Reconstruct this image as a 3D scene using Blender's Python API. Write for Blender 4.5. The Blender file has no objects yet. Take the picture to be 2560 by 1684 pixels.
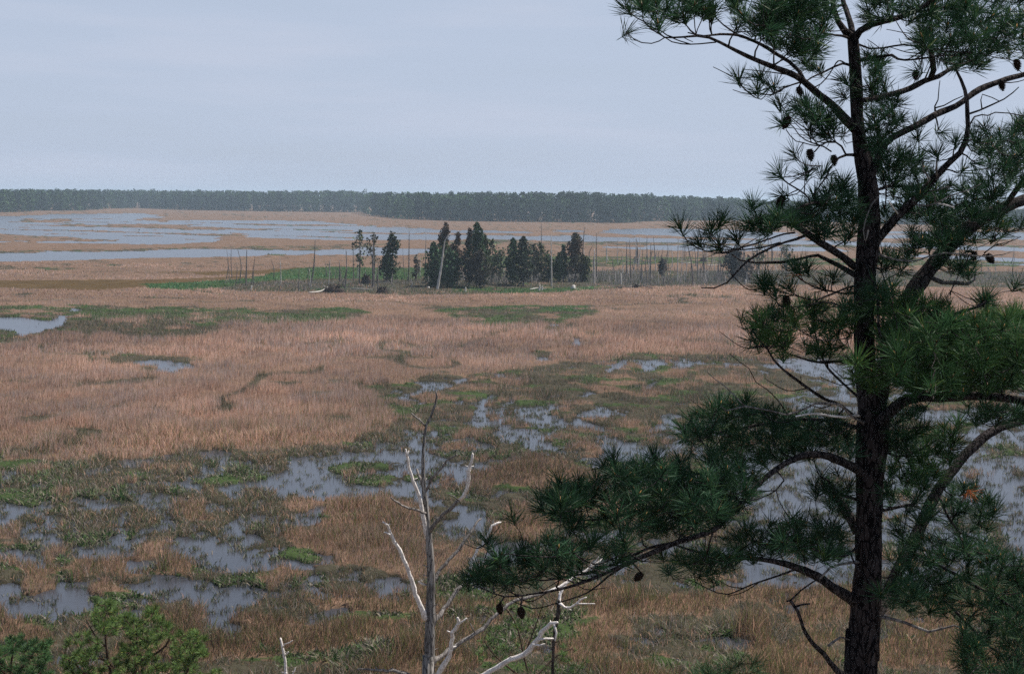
import bpy, math, random
import numpy as np
from mathutils import Vector

random.seed(7)
RNG = np.random.default_rng(11)
scene = bpy.context.scene
COL = scene.collection

# ------------------------------------------------------------------ camera
CAM = np.array([0.0, 0.0, 16.0])
FPX = 3555.0                     # focal length in photo pixels (2560 wide)
PITCH = math.atan((842 - 495) / FPX)
ROLL = math.atan(28 / 2560)
fw = np.array([0, math.cos(PITCH), -math.sin(PITCH)])
r0 = np.array([1.0, 0, 0]); u0 = np.array([0, math.sin(PITCH), math.cos(PITCH)])
rt = math.cos(ROLL) * r0 + math.sin(ROLL) * u0
up = -math.sin(ROLL) * r0 + math.cos(ROLL) * u0

def ray(u, v):
    u = np.asarray(u, float); v = np.asarray(v, float)
    return (fw + ((u - 1280) / FPX)[..., None] * rt + ((842 - v) / FPX)[..., None] * up)

def at_depth(u, v, d):
    """world point seen at (u, v), d metres ahead"""
    r = ray(u, v)
    return CAM + r * (np.asarray(d, float) / r[..., 1])[..., None]

def ground(u, v, z=0.0):
    r = ray(u, v)
    t = (z - CAM[2]) / np.minimum(r[..., 2], -1e-5)
    return CAM + r * t[..., None]

def project(p):
    q = p - CAM
    d = q @ fw
    d = np.maximum(d, 0.1)
    return 1280 + FPX * (q @ rt) / d, 842 - FPX * (q @ up) / d

cam_d = bpy.data.cameras.new("camera")
cam = bpy.data.objects.new("camera", cam_d)
COL.objects.link(cam)
cam_d.sensor_width = 36.0
cam_d.lens = 36.0 * FPX / 2560
cam_d.clip_start = 0.1
cam_d.clip_end = 40000
from mathutils import Matrix
M = Matrix(((rt[0], up[0], -fw[0], 0), (rt[1], up[1], -fw[1], 0), (rt[2], up[2], -fw[2], 16.0), (0, 0, 0, 1)))
cam.matrix_world = M
scene.camera = cam

# ------------------------------------------------------------------ noise
def _hash(ix, iy, seed):
    h = (ix.astype(np.int64) * 374761393 + iy.astype(np.int64) * 668265263 + seed * 1442695041) & 0x7fffffff
    h = ((h ^ (h >> 13)) * 1274126177) & 0x7fffffff
    return ((h ^ (h >> 16)) & 0xffff) / 65535.0

def vnoise(x, y, seed=0):
    ix = np.floor(x); iy = np.floor(y)
    fx = x - ix; fy = y - iy
    fx = fx * fx * (3 - 2 * fx); fy = fy * fy * (3 - 2 * fy)
    a = _hash(ix, iy, seed); b = _hash(ix + 1, iy, seed)
    c = _hash(ix, iy + 1, seed); d = _hash(ix + 1, iy + 1, seed)
    return (a * (1 - fx) + b * fx) * (1 - fy) + (c * (1 - fx) + d * fx) * fy

def fbm(x, y, seed=0, octv=4):
    s = 0; amp = 0.5; tot = 0
    for o in range(octv):
        s = s + amp * vnoise(x + 17.3 * o, y - 9.1 * o, seed + o * 31)
        tot += amp; amp *= 0.55; x = x * 2.03; y = y * 2.03
    return s / tot

# ------------------------------------------------------------------ mesh helpers
def build(name, V, tris=None, quads=None, cols=None, mat=None, parent=None, smooth=False, loc=None):
    V = np.asarray(V, dtype=np.float32).reshape(-1, 3)
    if loc is not None:
        V = V - np.asarray(loc, dtype=np.float32)
    me = bpy.data.meshes.new(name)
    nt = 0 if tris is None else len(tris); nq = 0 if quads is None else len(quads)
    me.vertices.add(len(V)); me.vertices.foreach_set("co", V.ravel())
    me.loops.add(nt * 3 + nq * 4)
    idx = []
    if nt: idx.append(np.asarray(tris, dtype=np.int32).ravel())
    if nq: idx.append(np.asarray(quads, dtype=np.int32).ravel())
    me.loops.foreach_set("vertex_index", np.concatenate(idx))
    me.polygons.add(nt + nq)
    st = np.concatenate([np.arange(nt) * 3, nt * 3 + np.arange(nq) * 4]).astype(np.int32)
    me.polygons.foreach_set("loop_start", st)
    me.update(calc_edges=True)
    if smooth:
        me.polygons.foreach_set("use_smooth", np.ones(nt + nq, dtype=bool))
    if cols is not None:
        a = me.color_attributes.new("tint", 'FLOAT_COLOR', 'POINT')
        c = np.ones((len(V), 4), dtype=np.float32); c[:, :3] = np.clip(cols, 0, 1)
        a.data.foreach_set("color", c.ravel())
    me.validate()
    o = bpy.data.objects.new(name, me)
    COL.objects.link(o)
    if mat: me.materials.append(mat)
    if parent is not None: o.parent = parent
    if loc is not None: o.location = loc
    return o

def tag(o, label=None, cat=None, group=None, kind=None):
    if label: o["label"] = label
    if cat: o["category"] = cat
    if group: o["group"] = group
    if kind: o["kind"] = kind
    return o

def empty(name, loc, label, cat, group=None):
    o = bpy.data.objects.new(name, None); COL.objects.link(o)
    o.location = loc; o.empty_display_size = 0.3
    return tag(o, label, cat, group)

class MB:
    def __init__(s): s.V = []; s.T = []; s.Q = []; s.C = []; s.n = 0
    def add(s, V, T=None, Q=None, C=None):
        V = np.asarray(V, float).reshape(-1, 3)
        s.V.append(V)
        if T is not None and len(T): s.T.append(np.asarray(T, int) + s.n)
        if Q is not None and len(Q): s.Q.append(np.asarray(Q, int) + s.n)
        if C is not None: s.C.append(np.broadcast_to(np.asarray(C, float), (len(V), 3)))
        s.n += len(V)
    def build(s, name, mat, parent=None, smooth=False, loc=None):
        V = np.concatenate(s.V)
        return build(name, V, np.concatenate(s.T) if s.T else None, np.concatenate(s.Q) if s.Q else None,
                     np.concatenate(s.C) if s.C else None, mat, parent, smooth, loc)

def catmull(P, W, step):
    P = np.asarray(P, float); W = np.asarray(W, float)
    if len(P) < 3:
        n = max(2, int(np.linalg.norm(P[1] - P[0]) / step) + 1)
        t = np.linspace(0, 1, n)[:, None]
        return P[0] * (1 - t) + P[1] * t, W[0] * (1 - t[:, 0]) + W[1] * t[:, 0]
    PP = np.vstack([2 * P[0] - P[1], P, 2 * P[-1] - P[-2]])
    out = []; ow = []
    for i in range(len(P) - 1):
        a, b, c, d = PP[i], PP[i + 1], PP[i + 2], PP[i + 3]
        n = max(1, int(np.linalg.norm(c - b) / step))
        for k in range(n):
            t = k / n
            out.append(0.5 * ((2 * b) + (-a + c) * t + (2 * a - 5 * b + 4 * c - d) * t * t + (-a + 3 * b - 3 * c + d) * t ** 3))
            ow.append(W[i] * (1 - t) + W[i + 1] * t)
    out.append(P[-1]); ow.append(W[-1])
    return np.array(out), np.array(ow)

def tube(mb, P, R, sides=6, rough=0.0, col=None, cap=True):
    """P (n,3) points, R (n,) radii -> rough-skinned tapering tube"""
    P = np.asarray(P, float); R = np.asarray(R, float)
    n = len(P)
    T = np.gradient(P, axis=0) if n > 2 else np.repeat((P[-1] - P[0])[None], n, 0)
    T /= np.linalg.norm(T, axis=1)[:, None] + 1e-9
    ref = np.array([0.3, 0.9, 0.2]) if abs(T[0][1]) < 0.8 else np.array([1.0, 0, 0.1])
    A = np.zeros_like(P); B = np.zeros_like(P)
    a = ref - T[0] * (ref @ T[0])
    for i in range(n):
        a = a - T[i] * (a @ T[i]); a = a / (np.linalg.norm(a) + 1e-9)
        A[i] = a; B[i] = np.cross(T[i], a)
    ang = np.arange(sides) * 2 * math.pi / sides
    rr = R[:, None] * (1 + rough * (RNG.random((n, sides)) - 0.5) * 2)
    V = P[:, None] + (np.cos(ang)[None, :, None] * A[:, None] + np.sin(ang)[None, :, None] * B[:, None]) * rr[..., None]
    V = V.reshape(-1, 3)
    i, j = np.meshgrid(np.arange(n - 1), np.arange(sides), indexing='ij')
    j2 = (j + 1) % sides
    Q = np.stack([i * sides + j, i * sides + j2, (i + 1) * sides + j2, (i + 1) * sides + j], -1).reshape(-1, 4)
    Tt = []
    if cap:
        V = np.vstack([V, P[-1] + T[-1] * R[-1] * 0.6, P[0]])
        e = n * sides; b = (n - 1) * sides
        Tt = [(b + k, b + (k + 1) % sides, e) for k in range(sides)] + [((k + 1) % sides, k, e + 1) for k in range(sides)]
    c = None
    if col is not None:
        col = np.asarray(col, float)
        if col.ndim == 2:
            c = np.repeat(col, sides, 0)
            if cap: c = np.vstack([c, col[-1], col[0]])
        else:
            c = np.broadcast_to(col, (len(V), 3))
    mb.add(V, Tt, Q, c)

def needles(mb, base, axis, n, L, w, col, spread=(10, 78), bend=0.07, jit=0.05):
    """a pompom of needles round the tip of a twig"""
    axis = axis / np.linalg.norm(axis)
    ref = np.array([0, 0, 1.0]) if abs(axis[2]) < 0.9 else np.array([1.0, 0, 0])
    a = np.cross(axis, ref); a /= np.linalg.norm(a); b = np.cross(axis, a)
    th = np.radians(spread[0] + (spread[1] - spread[0]) * RNG.random(n) ** 0.8)
    ph = RNG.random(n) * 2 * math.pi
    d = axis * np.cos(th)[:, None] + (a * np.cos(ph)[:, None] + b * np.sin(ph)[:, None]) * np.sin(th)[:, None]
    o = base - axis * (RNG.random(n) * jit)[:, None]
    LL = (L * (0.7 + 0.4 * RNG.random(n)))[:, None]
    side = np.cross(d, RNG.normal(size=(n, 3))); side /= np.linalg.norm(side, axis=1)[:, None] + 1e-9
    side = side * w * 0.5
    m = o + d * LL * 0.55
    droop = np.array([0, 0, -1.0]) * bend
    dd = d + droop + axis * 0.1; dd /= np.linalg.norm(dd, axis=1)[:, None]
    t = m + dd * LL * 0.45
    V = np.stack([o - side * 0.7, o + side * 0.7, m + side, m - side, t], 1).reshape(-1, 3)
    k = np.arange(n)[:, None] * 5
    c = col * (0.7 + 0.6 * RNG.random((n, 1)))
    yel = RNG.random((n, 1)) < 0.08
    c = np.where(yel, c * np.array([2.0, 1.4, 0.9]), c)
    mb.add(V, k + np.array([3, 2, 4]), k + np.array([0, 1, 2, 3]), np.repeat(c, 5, 0))

# ------------------------------------------------------------------ materials
def new_mat(name):
    m = bpy.data.materials.new(name); m.use_nodes = True
    nt = m.node_tree; nt.nodes.clear()
    out = nt.nodes.new("ShaderNodeOutputMaterial")
    return m, nt, out

def N(nt, t, **kw):
    n = nt.nodes.new(t)
    for k, v in kw.items():
        if hasattr(n, k): setattr(n, k, v)
        else: n.inputs[k].default_value = v
    return n

def mat_leaf(name, trans=0.3, rough=0.6, spec=0.15, var=0.0, tint=(1, 1, 1)):
    m, nt, out = new_mat(name)
    at = N(nt, "ShaderNodeVertexColor", layer_name="tint")
    mul = N(nt, "ShaderNodeMix", data_type='RGBA', blend_type='MULTIPLY')
    mul.inputs[0].default_value = 1.0
    nt.links.new(at.outputs[0], mul.inputs[6]); mul.inputs[7].default_value = (*tint, 1)
    pr = N(nt, "ShaderNodeBsdfPrincipled"); pr.inputs["Roughness"].default_value = rough
    pr.inputs["Specular IOR Level"].default_value = spec
    tr = N(nt, "ShaderNodeBsdfTranslucent")
    mx = N(nt, "ShaderNodeMixShader"); mx.inputs[0].default_value = trans
    nt.links.new(mul.outputs[2], pr.inputs["Base Color"]); nt.links.new(mul.outputs[2], tr.inputs[0])
    nt.links.new(pr.outputs[0], mx.inputs[1]); nt.links.new(tr.outputs[0], mx.inputs[2])
    nt.links.new(mx.outputs[0], out.inputs[0])
    return m

def mat_bark(name, c1, c2, scale, stretch=(1, 1, 0.35), bump=0.6, rough=0.9, dist=0.01):
    m, nt, out = new_mat(name)
    tc = N(nt, "ShaderNodeTexCoord"); mp = N(nt, "ShaderNodeMapping")
    mp.inputs["Scale"].default_value = stretch
    nt.links.new(tc.outputs["Object"], mp.inputs[0])
    no = N(nt, "ShaderNodeTexNoise"); no.inputs["Scale"].default_value = scale; no.inputs["Detail"].default_value = 6
    vo = N(nt, "ShaderNodeTexVoronoi", feature='DISTANCE_TO_EDGE'); vo.inputs["Scale"].default_value = scale * 1.2
    nt.links.new(mp.outputs[0], no.inputs[0])
    wn = N(nt, "ShaderNodeTexNoise"); wn.inputs["Scale"].default_value = scale * 0.7; wn.inputs["Detail"].default_value = 3
    nt.links.new(mp.outputs[0], wn.inputs[0])
    va = N(nt, "ShaderNodeVectorMath", operation="MULTIPLY_ADD"); va.inputs[1].default_value = (3.0 / scale,) * 3
    nt.links.new(wn.outputs[1], va.inputs[0]); nt.links.new(mp.outputs[0], va.inputs[2]); nt.links.new(va.outputs[0], vo.inputs[0])
    ra = N(nt, "ShaderNodeMapRange"); ra.inputs[1].default_value = 0.0; ra.inputs[2].default_value = 0.14
    nt.links.new(vo.outputs[0], ra.inputs[0])
    mu = N(nt, "ShaderNodeMath", operation='MULTIPLY'); nt.links.new(ra.outputs[0], mu.inputs[0]); nt.links.new(no.outputs[0], mu.inputs[1])
    cr = N(nt, "ShaderNodeMix", data_type='RGBA'); cr.inputs[6].default_value = (*c1, 1); cr.inputs[7].default_value = (*c2, 1)
    mr = N(nt, "ShaderNodeMapRange"); mr.inputs[1].default_value = 0.15; mr.inputs[2].default_value = 0.7
    nt.links.new(mu.outputs[0], mr.inputs[0]); nt.links.new(mr.outputs[0], cr.inputs[0])
    pr = N(nt, "ShaderNodeBsdfPrincipled"); pr.inputs["Roughness"].default_value = rough
    pr.inputs["Specular IOR Level"].default_value = 0.06
    bu = N(nt, "ShaderNodeBump"); bu.inputs["Strength"].default_value = bump; bu.inputs["Distance"].default_value = dist
    nt.links.new(mu.outputs[0], bu.inputs["Height"]); nt.links.new(bu.outputs[0], pr.inputs["Normal"])
    nt.links.new(cr.outputs[2], pr.inputs["Base Color"]); nt.links.new(pr.outputs[0], out.inputs[0])
    return m

M_grass = mat_leaf("dry_grass_blades", 0.35, 0.6, 0.1)
M_green = mat_leaf("green_marsh_leaves", 0.3, 0.5, 0.2)
M_scrub = mat_leaf("grey_marsh_stems", 0.2, 0.8, 0.1)
M_needle = mat_leaf("pine_needles", 0.22, 0.55, 0.12)
M_cedar = mat_leaf("cedar_foliage", 0.15, 0.7, 0.1)
M_forest = mat_leaf("far_forest_foliage", 0.15, 0.8, 0.1)
M_bark = mat_bark("pine_bark", (0.006, 0.005, 0.006), (0.06, 0.048, 0.046), 17, bump=0.8)
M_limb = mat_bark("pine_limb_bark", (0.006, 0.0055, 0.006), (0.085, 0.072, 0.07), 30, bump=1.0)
M_twig = mat_bark("pine_twig_bark", (0.04, 0.027, 0.02), (0.13, 0.09, 0.065), 60)
M_grey = mat_bark("weathered_grey_wood", (0.09, 0.08, 0.075), (0.30, 0.275, 0.255), 16, (1, 1, 0.12), 0.6, 0.85, 0.006)
M_deadtrunk = mat_bark("dead_trunk_wood", (0.07, 0.064, 0.06), (0.31, 0.29, 0.27), 14, (1, 1, 0.15), 0.7, 0.9, 0.006)
M_white = mat_bark("bleached_bare_wood", (0.5, 0.45, 0.41), (0.88, 0.84, 0.8), 18, (1, 1, 0.5), 0.5, 0.8, 0.004)
M_snag = mat_bark("far_snag_wood", (0.10, 0.09, 0.085), (0.22, 0.2, 0.19), 3, (1, 1, 0.2), 0.3)
M_pale = mat_bark("pale_snag_wood", (0.35, 0.33, 0.3), (0.6, 0.57, 0.54), 3, (1, 1, 0.2), 0.3)
M_root = mat_bark("dark_root_wood", (0.025, 0.02, 0.018), (0.08, 0.065, 0.055), 5)
M_cone = mat_leaf("pine_cone_scales", 0.0, 0.8, 0.1)

def mat_ground():
    m, nt, out = new_mat("marsh_litter")
    at = N(nt, "ShaderNodeVertexColor", layer_name="tint")
    ge = N(nt, "ShaderNodeNewGeometry")
    no = N(nt, "ShaderNodeTexNoise"); no.inputs["Scale"].default_value = 3.0; no.inputs["Detail"].default_value = 8
    no2 = N(nt, "ShaderNodeTexNoise"); no2.inputs["Scale"].default_value = 0.25; no2.inputs["Detail"].default_value = 5
    for k in (no, no2): nt.links.new(ge.outputs["Position"], k.inputs[0])
    ad = N(nt, "ShaderNodeMath", operation='ADD'); nt.links.new(no.outputs[0], ad.inputs[0]); nt.links.new(no2.outputs[0], ad.inputs[1])
    mr = N(nt, "ShaderNodeMapRange"); mr.inputs[1].default_value = 0.6; mr.inputs[2].default_value = 1.4
    mr.inputs[3].default_value = 0.55; mr.inputs[4].default_value = 1.4
    nt.links.new(ad.outputs[0], mr.inputs[0])
    vm = N(nt, "ShaderNodeVectorMath", operation='SCALE')
    nt.links.new(at.outputs[0], vm.inputs[0]); nt.links.new(mr.outputs[0], vm.inputs["Scale"])
    pr = N(nt, "ShaderNodeBsdfPrincipled"); pr.inputs["Roughness"].default_value = 0.95
    pr.inputs["Specular IOR Level"].default_value = 0.05
    bu = N(nt, "ShaderNodeBump"); bu.inputs["Strength"].default_value = 0.6; bu.inputs["Distance"].default_value = 0.15
    nt.links.new(no.outputs[0], bu.inputs["Height"]); nt.links.new(bu.outputs[0], pr.inputs["Normal"])
    nt.links.new(vm.outputs[0], pr.inputs["Base Color"]); nt.links.new(pr.outputs[0], out.inputs[0])
    return m
M_ground = mat_ground()

def mat_water():
    m, nt, out = new_mat("marsh_water")
    ge = N(nt, "ShaderNodeNewGeometry")
    no = N(nt, "ShaderNodeTexNoise"); no.inputs["Scale"].default_value = 2.2; no.inputs["Detail"].default_value = 3
    nt.links.new(ge.outputs["Position"], no.inputs[0])
    n2 = N(nt, "ShaderNodeTexNoise"); n2.inputs["Scale"].default_value = 0.12; n2.inputs["Detail"].default_value = 4
    nt.links.new(ge.outputs["Position"], n2.inputs[0])
    cr = N(nt, "ShaderNodeMix", data_type='RGBA'); cr.inputs[6].default_value = (0.026, 0.030, 0.040, 1); cr.inputs[7].default_value = (0.045, 0.047, 0.056, 1)
    nt.links.new(n2.outputs[0], cr.inputs[0])
    pr = N(nt, "ShaderNodeBsdfPrincipled"); pr.inputs["Roughness"].default_value = 0.2
    pr.inputs["IOR"].default_value = 1.33
    nt.links.new(cr.outputs[2], pr.inputs["Base Color"])
    bu = N(nt, "ShaderNodeBump"); bu.inputs["Strength"].default_value = 0.25; bu.inputs["Distance"].default_value = 0.03
    nt.links.new(no.outputs[0], bu.inputs["Height"]); nt.links.new(bu.outputs[0], pr.inputs["Normal"])
    nt.links.new(pr.outputs[0], out.inputs[0])
    return m
M_water = mat_water()

# ------------------------------------------------------------------ marsh layout
# every outline below is a patch of ground: photo position -> its real place on the marsh plane
U0, U1, V0, V1 = -760, 3320, 498, 2160
SX = 3.0
NU = int((U1 - U0) / SX); NV = V1 - V0
L_W = np.zeros((NV, NU), np.float32)     # water
L_G = np.zeros((NV, NU), np.float32)     # green plants
L_S = np.full((NV, NU), 0.08, np.float32)  # grey scrubby stems
L_D = np.zeros((NV, NU), np.float32)     # dark brown low weed
L_B = np.zeros((NV, NU), np.float32)     # browner, wetter reed

def K(ox, oy, s, pts): return [(ox + x / s, oy + y / s) for x, y in pts]

def paint(pts, **lay):
    p = np.array(pts, float)
    x0, x1 = p[:, 0].min(), p[:, 0].max(); y0, y1 = p[:, 1].min(), p[:, 1].max()
    i0 = max(0, int((x0 - U0) / SX)); i1 = min(NU, int((x1 - U0) / SX) + 2)
    j0 = max(0, int(y0 - V0)); j1 = min(NV, int(y1 - V0) + 2)
    if i1 <= i0 or j1 <= j0: return
    X, Y = np.meshgrid(U0 + (np.arange(i0, i1) + 0.5) * SX, V0 + np.arange(j0, j1) + 0.5)
    ins = np.zeros(X.shape, bool)
    n = len(p)
    for k in range(n):
        xa, ya = p[k]; xb, yb = p[(k + 1) % n]
        if ya == yb: continue
        c = ((ya > Y) != (yb > Y)) & (X < (xb - xa) * (Y - ya) / (yb - ya) + xa)
        ins ^= c
    for k, val in lay.items():
        A = {'W': L_W, 'G': L_G, 'S': L_S, 'D': L_D, 'B': L_B}[k]
        A[j0:j1, i0:i1][ins] = val

# -- far zone (beyond the cedars)
paint([(-760, 498), (3320, 498), (3320, 690), (-760, 690)], S=0.22, G=0.08)
paint([(-760, 548), (0, 541), (190, 535), (371, 533), (400, 540), (330, 545), (400, 551), (700, 551), (815, 556), (960, 566), (990, 570),
       (1060, 580), (960, 584), (810, 580), (700, 577), (670, 588), (560, 590), (548, 592), (560, 599), (511, 606), (378, 608), (265, 606), (0, 604), (-760, 606)], W=1, S=0.2)
def strip(pts, th, **lay):
    """long thin bank or channel: centre line with thickness"""
    p = pts
    if lay.get("W", 1) == 0 and max(q[1] for q in pts) < 640: th = [max(t, 2.5) + 1.5 for t in th]
    top = [(x, y - t / 2) for (x, y), t in zip(p, th)]
    bot = [(x, y + t / 2) for (x, y), t in zip(p, th)][::-1]
    paint(top + bot, **lay)
LAND = dict(W=0, S=0.35, G=0.2)
strip([(10, 553), (95, 554), (200, 554), (330, 554)], [3, 4, 3, 2], **LAND)
strip([(60, 545), (160, 546), (300, 545)], [1, 2, 1], **LAND)
strip([(79, 561), (227, 564), (340, 563), (452, 568), (567, 571), (640, 573), (692, 574)], [2, 5, 11, 12, 8, 7, 4], **LAND)
strip([(400, 553), (560, 556), (700, 562), (830, 562), (980, 572)], [2, 3, 6, 6, 8], **LAND)
strip([(560, 563), (640, 567), (760, 571), (860, 573)], [5, 8, 6, 8], W=0, S=0.4, G=0.4)
strip([(700, 580), (800, 579), (900, 581), (1020, 583)], [3, 3, 4, 7], **LAND)
strip([(0, 571), (113, 574), (227, 576), (340, 580), (454, 584), (567, 587), (672, 589)], [2, 3, 5, 4, 6, 8, 3], **LAND)
strip([(-760, 592), (0, 592), (80, 595), (150, 597), (230, 599), (318, 600)], [16, 20, 18, 11, 8, 4], W=0, S=0.35, G=0.15)
paint([(-760, 612), (0, 612), (151, 612), (303, 609), (454, 608), (520, 602), (560, 599), (548, 592), (640, 590), (760, 592), (1000, 600), (1560, 605),
       (2560, 612), (2560, 626), (1700, 614), (1500, 616), (1080, 620), (925, 617), (862, 622), (772, 624), (624, 626), (530, 623), (408, 624), (378, 626), (227, 629), (132, 628), (113, 631), (0, 635), (-760, 640)], W=0, S=0.12, G=0.05)
for _x, _v, _l in ((60, 549, 120), (330, 549, 90), (150, 558, 90), (380, 559, 110), (20, 566, 60), (300, 573, 80), (560, 580, 70), (120, 583, 100), (330, 588, 90), (430, 596, 60), (40, 590, 60), (640, 584, 50), (-200, 556, 160), (-300, 575, 200)):
    strip([(_x, _v), (_x + _l * 0.5, _v + 1), (_x + _l, _v + 1)], [0.5, 1.6, 0.5], **LAND)
strip([(-760, 638), (0, 632), (200, 628), (400, 624), (560, 622), (760, 621), (950, 616)], [4, 5, 4, 4, 5, 9, 8], S=0.5, G=0.35, W=0)
paint([(-760, 640), (0, 634), (113, 631), (132, 627), (227, 629), (378, 626), (408, 624), (530, 623), (624, 625), (736, 626), (772, 623), (862, 622),
       (925, 617), (989, 621), (1089, 623), (1120, 628), (1064, 635), (925, 637), (850, 634), (825, 637), (787, 632), (736, 635), (666, 633), (643, 637), (530, 640), (378, 642), (303, 644), (151, 648), (0, 652), (-760, 660)], W=1)
paint([(560, 551), (799, 553), (812, 558), (736, 557), (560, 556)], W=1)
paint([(560, 560), (661, 564), (762, 565), (875, 565), (951, 567), (989, 569), (983, 574), (908, 576), (862, 573), (760, 570), (660, 569), (560, 566)], W=1)
paint([(560, 574), (696, 577), (711, 579), (812, 580), (888, 584), (1014, 586), (1224, 588), (1329, 591), (1412, 588), (1471, 588), (1526, 592), (1652, 596),
       (1752, 598), (1853, 599), (2100, 602), (2100, 609), (1828, 606), (1702, 604), (1551, 601), (1424, 601), (1306, 597), (1212, 595), (1094, 597), (1014, 596), (875, 598), (711, 594), (636, 590)], W=1)
strip([(700, 588), (780, 590), (880, 594)], [1, 2, 4], W=0, S=0.4, G=0.3)
paint([(1505, 577), (1563, 574), (1664, 571), (1752, 573), (1879, 577), (1979, 583), (2005, 601), (1853, 592), (1727, 591), (1677, 586), (1576, 583), (1526, 580)], W=1)
paint([(1500, 616), (1601, 618), (1664, 614), (1752, 613), (1879, 616), (2100, 618), (2100, 626), (1879, 624), (1727, 625), (1576, 621)], W=1)
strip([(1000, 567), (1060, 574), (1106, 576), (1200, 578), (1341, 580)], [3, 2, 2, 2, 1], W=1)
strip([(1000, 576), (1080, 577), (1160, 578), (1240, 577)], [2, 4, 4, 2], W=1)
strip([(1395, 576), (1420, 576), (1442, 578)], [2, 3, 1], W=1)
strip([(1500, 577), (1560, 575)], [2, 4], W=1)
strip([(2100, 606), (2250, 612), (2400, 618), (2700, 628), (3320, 650)], [8, 8, 7, 7, 8], W=1)
strip([(2200, 580), (2485, 582), (2560, 583), (3320, 596)], [2, 3, 3, 5], W=1)
strip([(2200, 590), (2400, 590), (2540, 591), (2700, 596), (3320, 610)], [5, 6, 9, 8, 8], W=1)
strip([(2300, 638), (2378, 641), (2457, 646), (2560, 651), (3320, 680)], [3, 5, 8, 8, 9], W=1)
strip([(2442, 659), (2560, 662), (3320, 690)], [1, 3, 4], W=1)
# olive fringe right of the cedars, pink shelf, green shelf
paint([(1100, 601), (1500, 602), (2560, 615), (2560, 622), (1500, 613), (1100, 612)], S=0.55, G=0.35)
paint([(1130, 640), (1500, 643), (2560, 650), (2560, 668), (1700, 660), (1500, 668), (1130, 668)], G=0.62, S=0.4)
strip([(1300, 676), (1700, 676), (2560, 684)], [10, 12, 14], G=0.05, S=0.2)
# dark brown pool weed and the vivid green tongue
paint([(-760, 712), (0, 703), (250, 701), (378, 701), (500, 697), (624, 692), (640, 696), (500, 707), (378, 719), (227, 727), (132, 726), (0, 721), (-760, 726)], D=1.2, S=0, G=0)
paint([(330, 683), (492, 679), (662, 676), (794, 669), (800, 672), (662, 688), (500, 690), (480, 684)], D=0.62)
paint([(-760, 660), (0, 664), (60, 668), (60, 675), (0, 676), (-760, 676)], S=0.6)
strip([(90, 672), (160, 674), (215, 674)], [3, 7, 2], S=0.6, G=0.5)
strip([(240, 664), (285, 664)], [3, 5], S=0.6, G=0.5)
strip([(470, 659), (500, 661)], [4, 5], S=0.6, G=0.6)
strip([(660, 637), (700, 637), (740, 636)], [2, 5, 2], G=0.7)
paint([(352, 712), (530, 706), (640, 697), (668, 684), (720, 676), (794, 671), (900, 669), (951, 671), (1100, 668), (1150, 700), (888, 706),
       (737, 712), (662, 716), (567, 722), (473, 726), (378, 722)], G=1.4, D=0, S=0)
paint([(560, 724), (600, 714), (700, 702), (810, 699), (1000, 700), (1160, 692), (1500, 680), (2100, 676), (3320, 690), (3320, 730), (2000, 714), (1700, 714), (1560, 722), (1400, 733), (1100, 739), (900, 734), (600, 731)], G=0.38, S=0.75)
paint([(1130, 716), (1250, 722), (1400, 722), (1480, 716), (1480, 728), (1300, 735), (1130, 732)], G=0.8, S=0.4)
strip([(700, 730), (900, 736), (1100, 741)], [2, 3, 3], G=0.2, S=0.5)
# -- middle field
C7 = lambda p: K(0, 740, 2.38, p)
paint([(-760, 770)] + C7([(0, 65), (400, 60), (900, 70), (1200, 70), (1700, 90), (2100, 70), (2250, 90), (2100, 160), (1800, 170), (1400, 170), (1150, 220), (950, 265), (750, 260), (600, 220), (300, 230), (150, 290), (0, 300)]) + [(-760, 880)], G=0.55, S=0.5, W=0.12)
paint(C7([(480, 90), (900, 75), (1200, 75), (1700, 95), (2100, 80), (2150, 140), (1800, 160), (1500, 100), (1100, 130), (700, 130), (500, 120)]), G=0.68, S=0.45, W=0)
paint(C7([(430, 150), (800, 150), (1150, 170), (1400, 230), (950, 265), (750, 260), (600, 220), (430, 200)]), G=0.3, S=0.75, W=0.22)
paint([(-760, 830)] + C7([(0, 120), (130, 130), (300, 150), (400, 110), (430, 105), (400, 170), (230, 220), (130, 245), (60, 210), (0, 205)]) + [(-760, 850)], W=1)
paint(C7([(430, 72), (482, 78), (480, 92), (425, 92)]), W=1)
paint(C7([(460, 365), (700, 350), (1100, 358), (1210, 372), (1130, 400), (1000, 420), (700, 410), (550, 385)]), G=0.6, S=0.7, W=0.2)
paint(C7([(790, 385), (900, 385), (1000, 395), (1130, 410), (1110, 460), (1000, 465), (900, 420), (800, 405)]), W=1)
for c, t in (([(380, 535), (560, 535), (750, 515), (960, 495)], 14), ([(1540, 525), (1700, 540), (1820, 530)], 14), ([(1850, 285), (1980, 292), (2120, 280)], 14),
             ([(1980, 510), (2150, 540), (2380, 560)], 30), ([(1740, 590), (1850, 600), (1950, 590)], 12), ([(560, 690), (640, 705)], 30), ([(1540, 215), (1690, 222)], 14),
             ([(850, 12), (1050, 20)], 8), ([(200, 372), (380, 360)], 12), ([(60, 520), (160, 515)], 20), ([(840, 840), (960, 845)], 30), ([(640, 900), (800, 905)], 16), ([(820, 445), (1000, 440)], 10)):
    p = C7(c); strip(p, [t / 2.38] + [t / 2.38 * 2.2] * (len(p) - 2) + [t / 2.38], S=0.75, G=0.5, D=0.1)
paint([(1075, 775), (1250, 765), (1450, 765), (1500, 780), (1480, 790), (1400, 808), (1250, 800), (1120, 797)], G=0.6, S=0.5)
C3 = lambda p: K(1000, 800, 3.719, p)
paint(C3([(600, 40), (900, 0), (1150, 10), (1250, 30), (900, 70), (620, 70)]), G=0.8, S=0.5)
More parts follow.
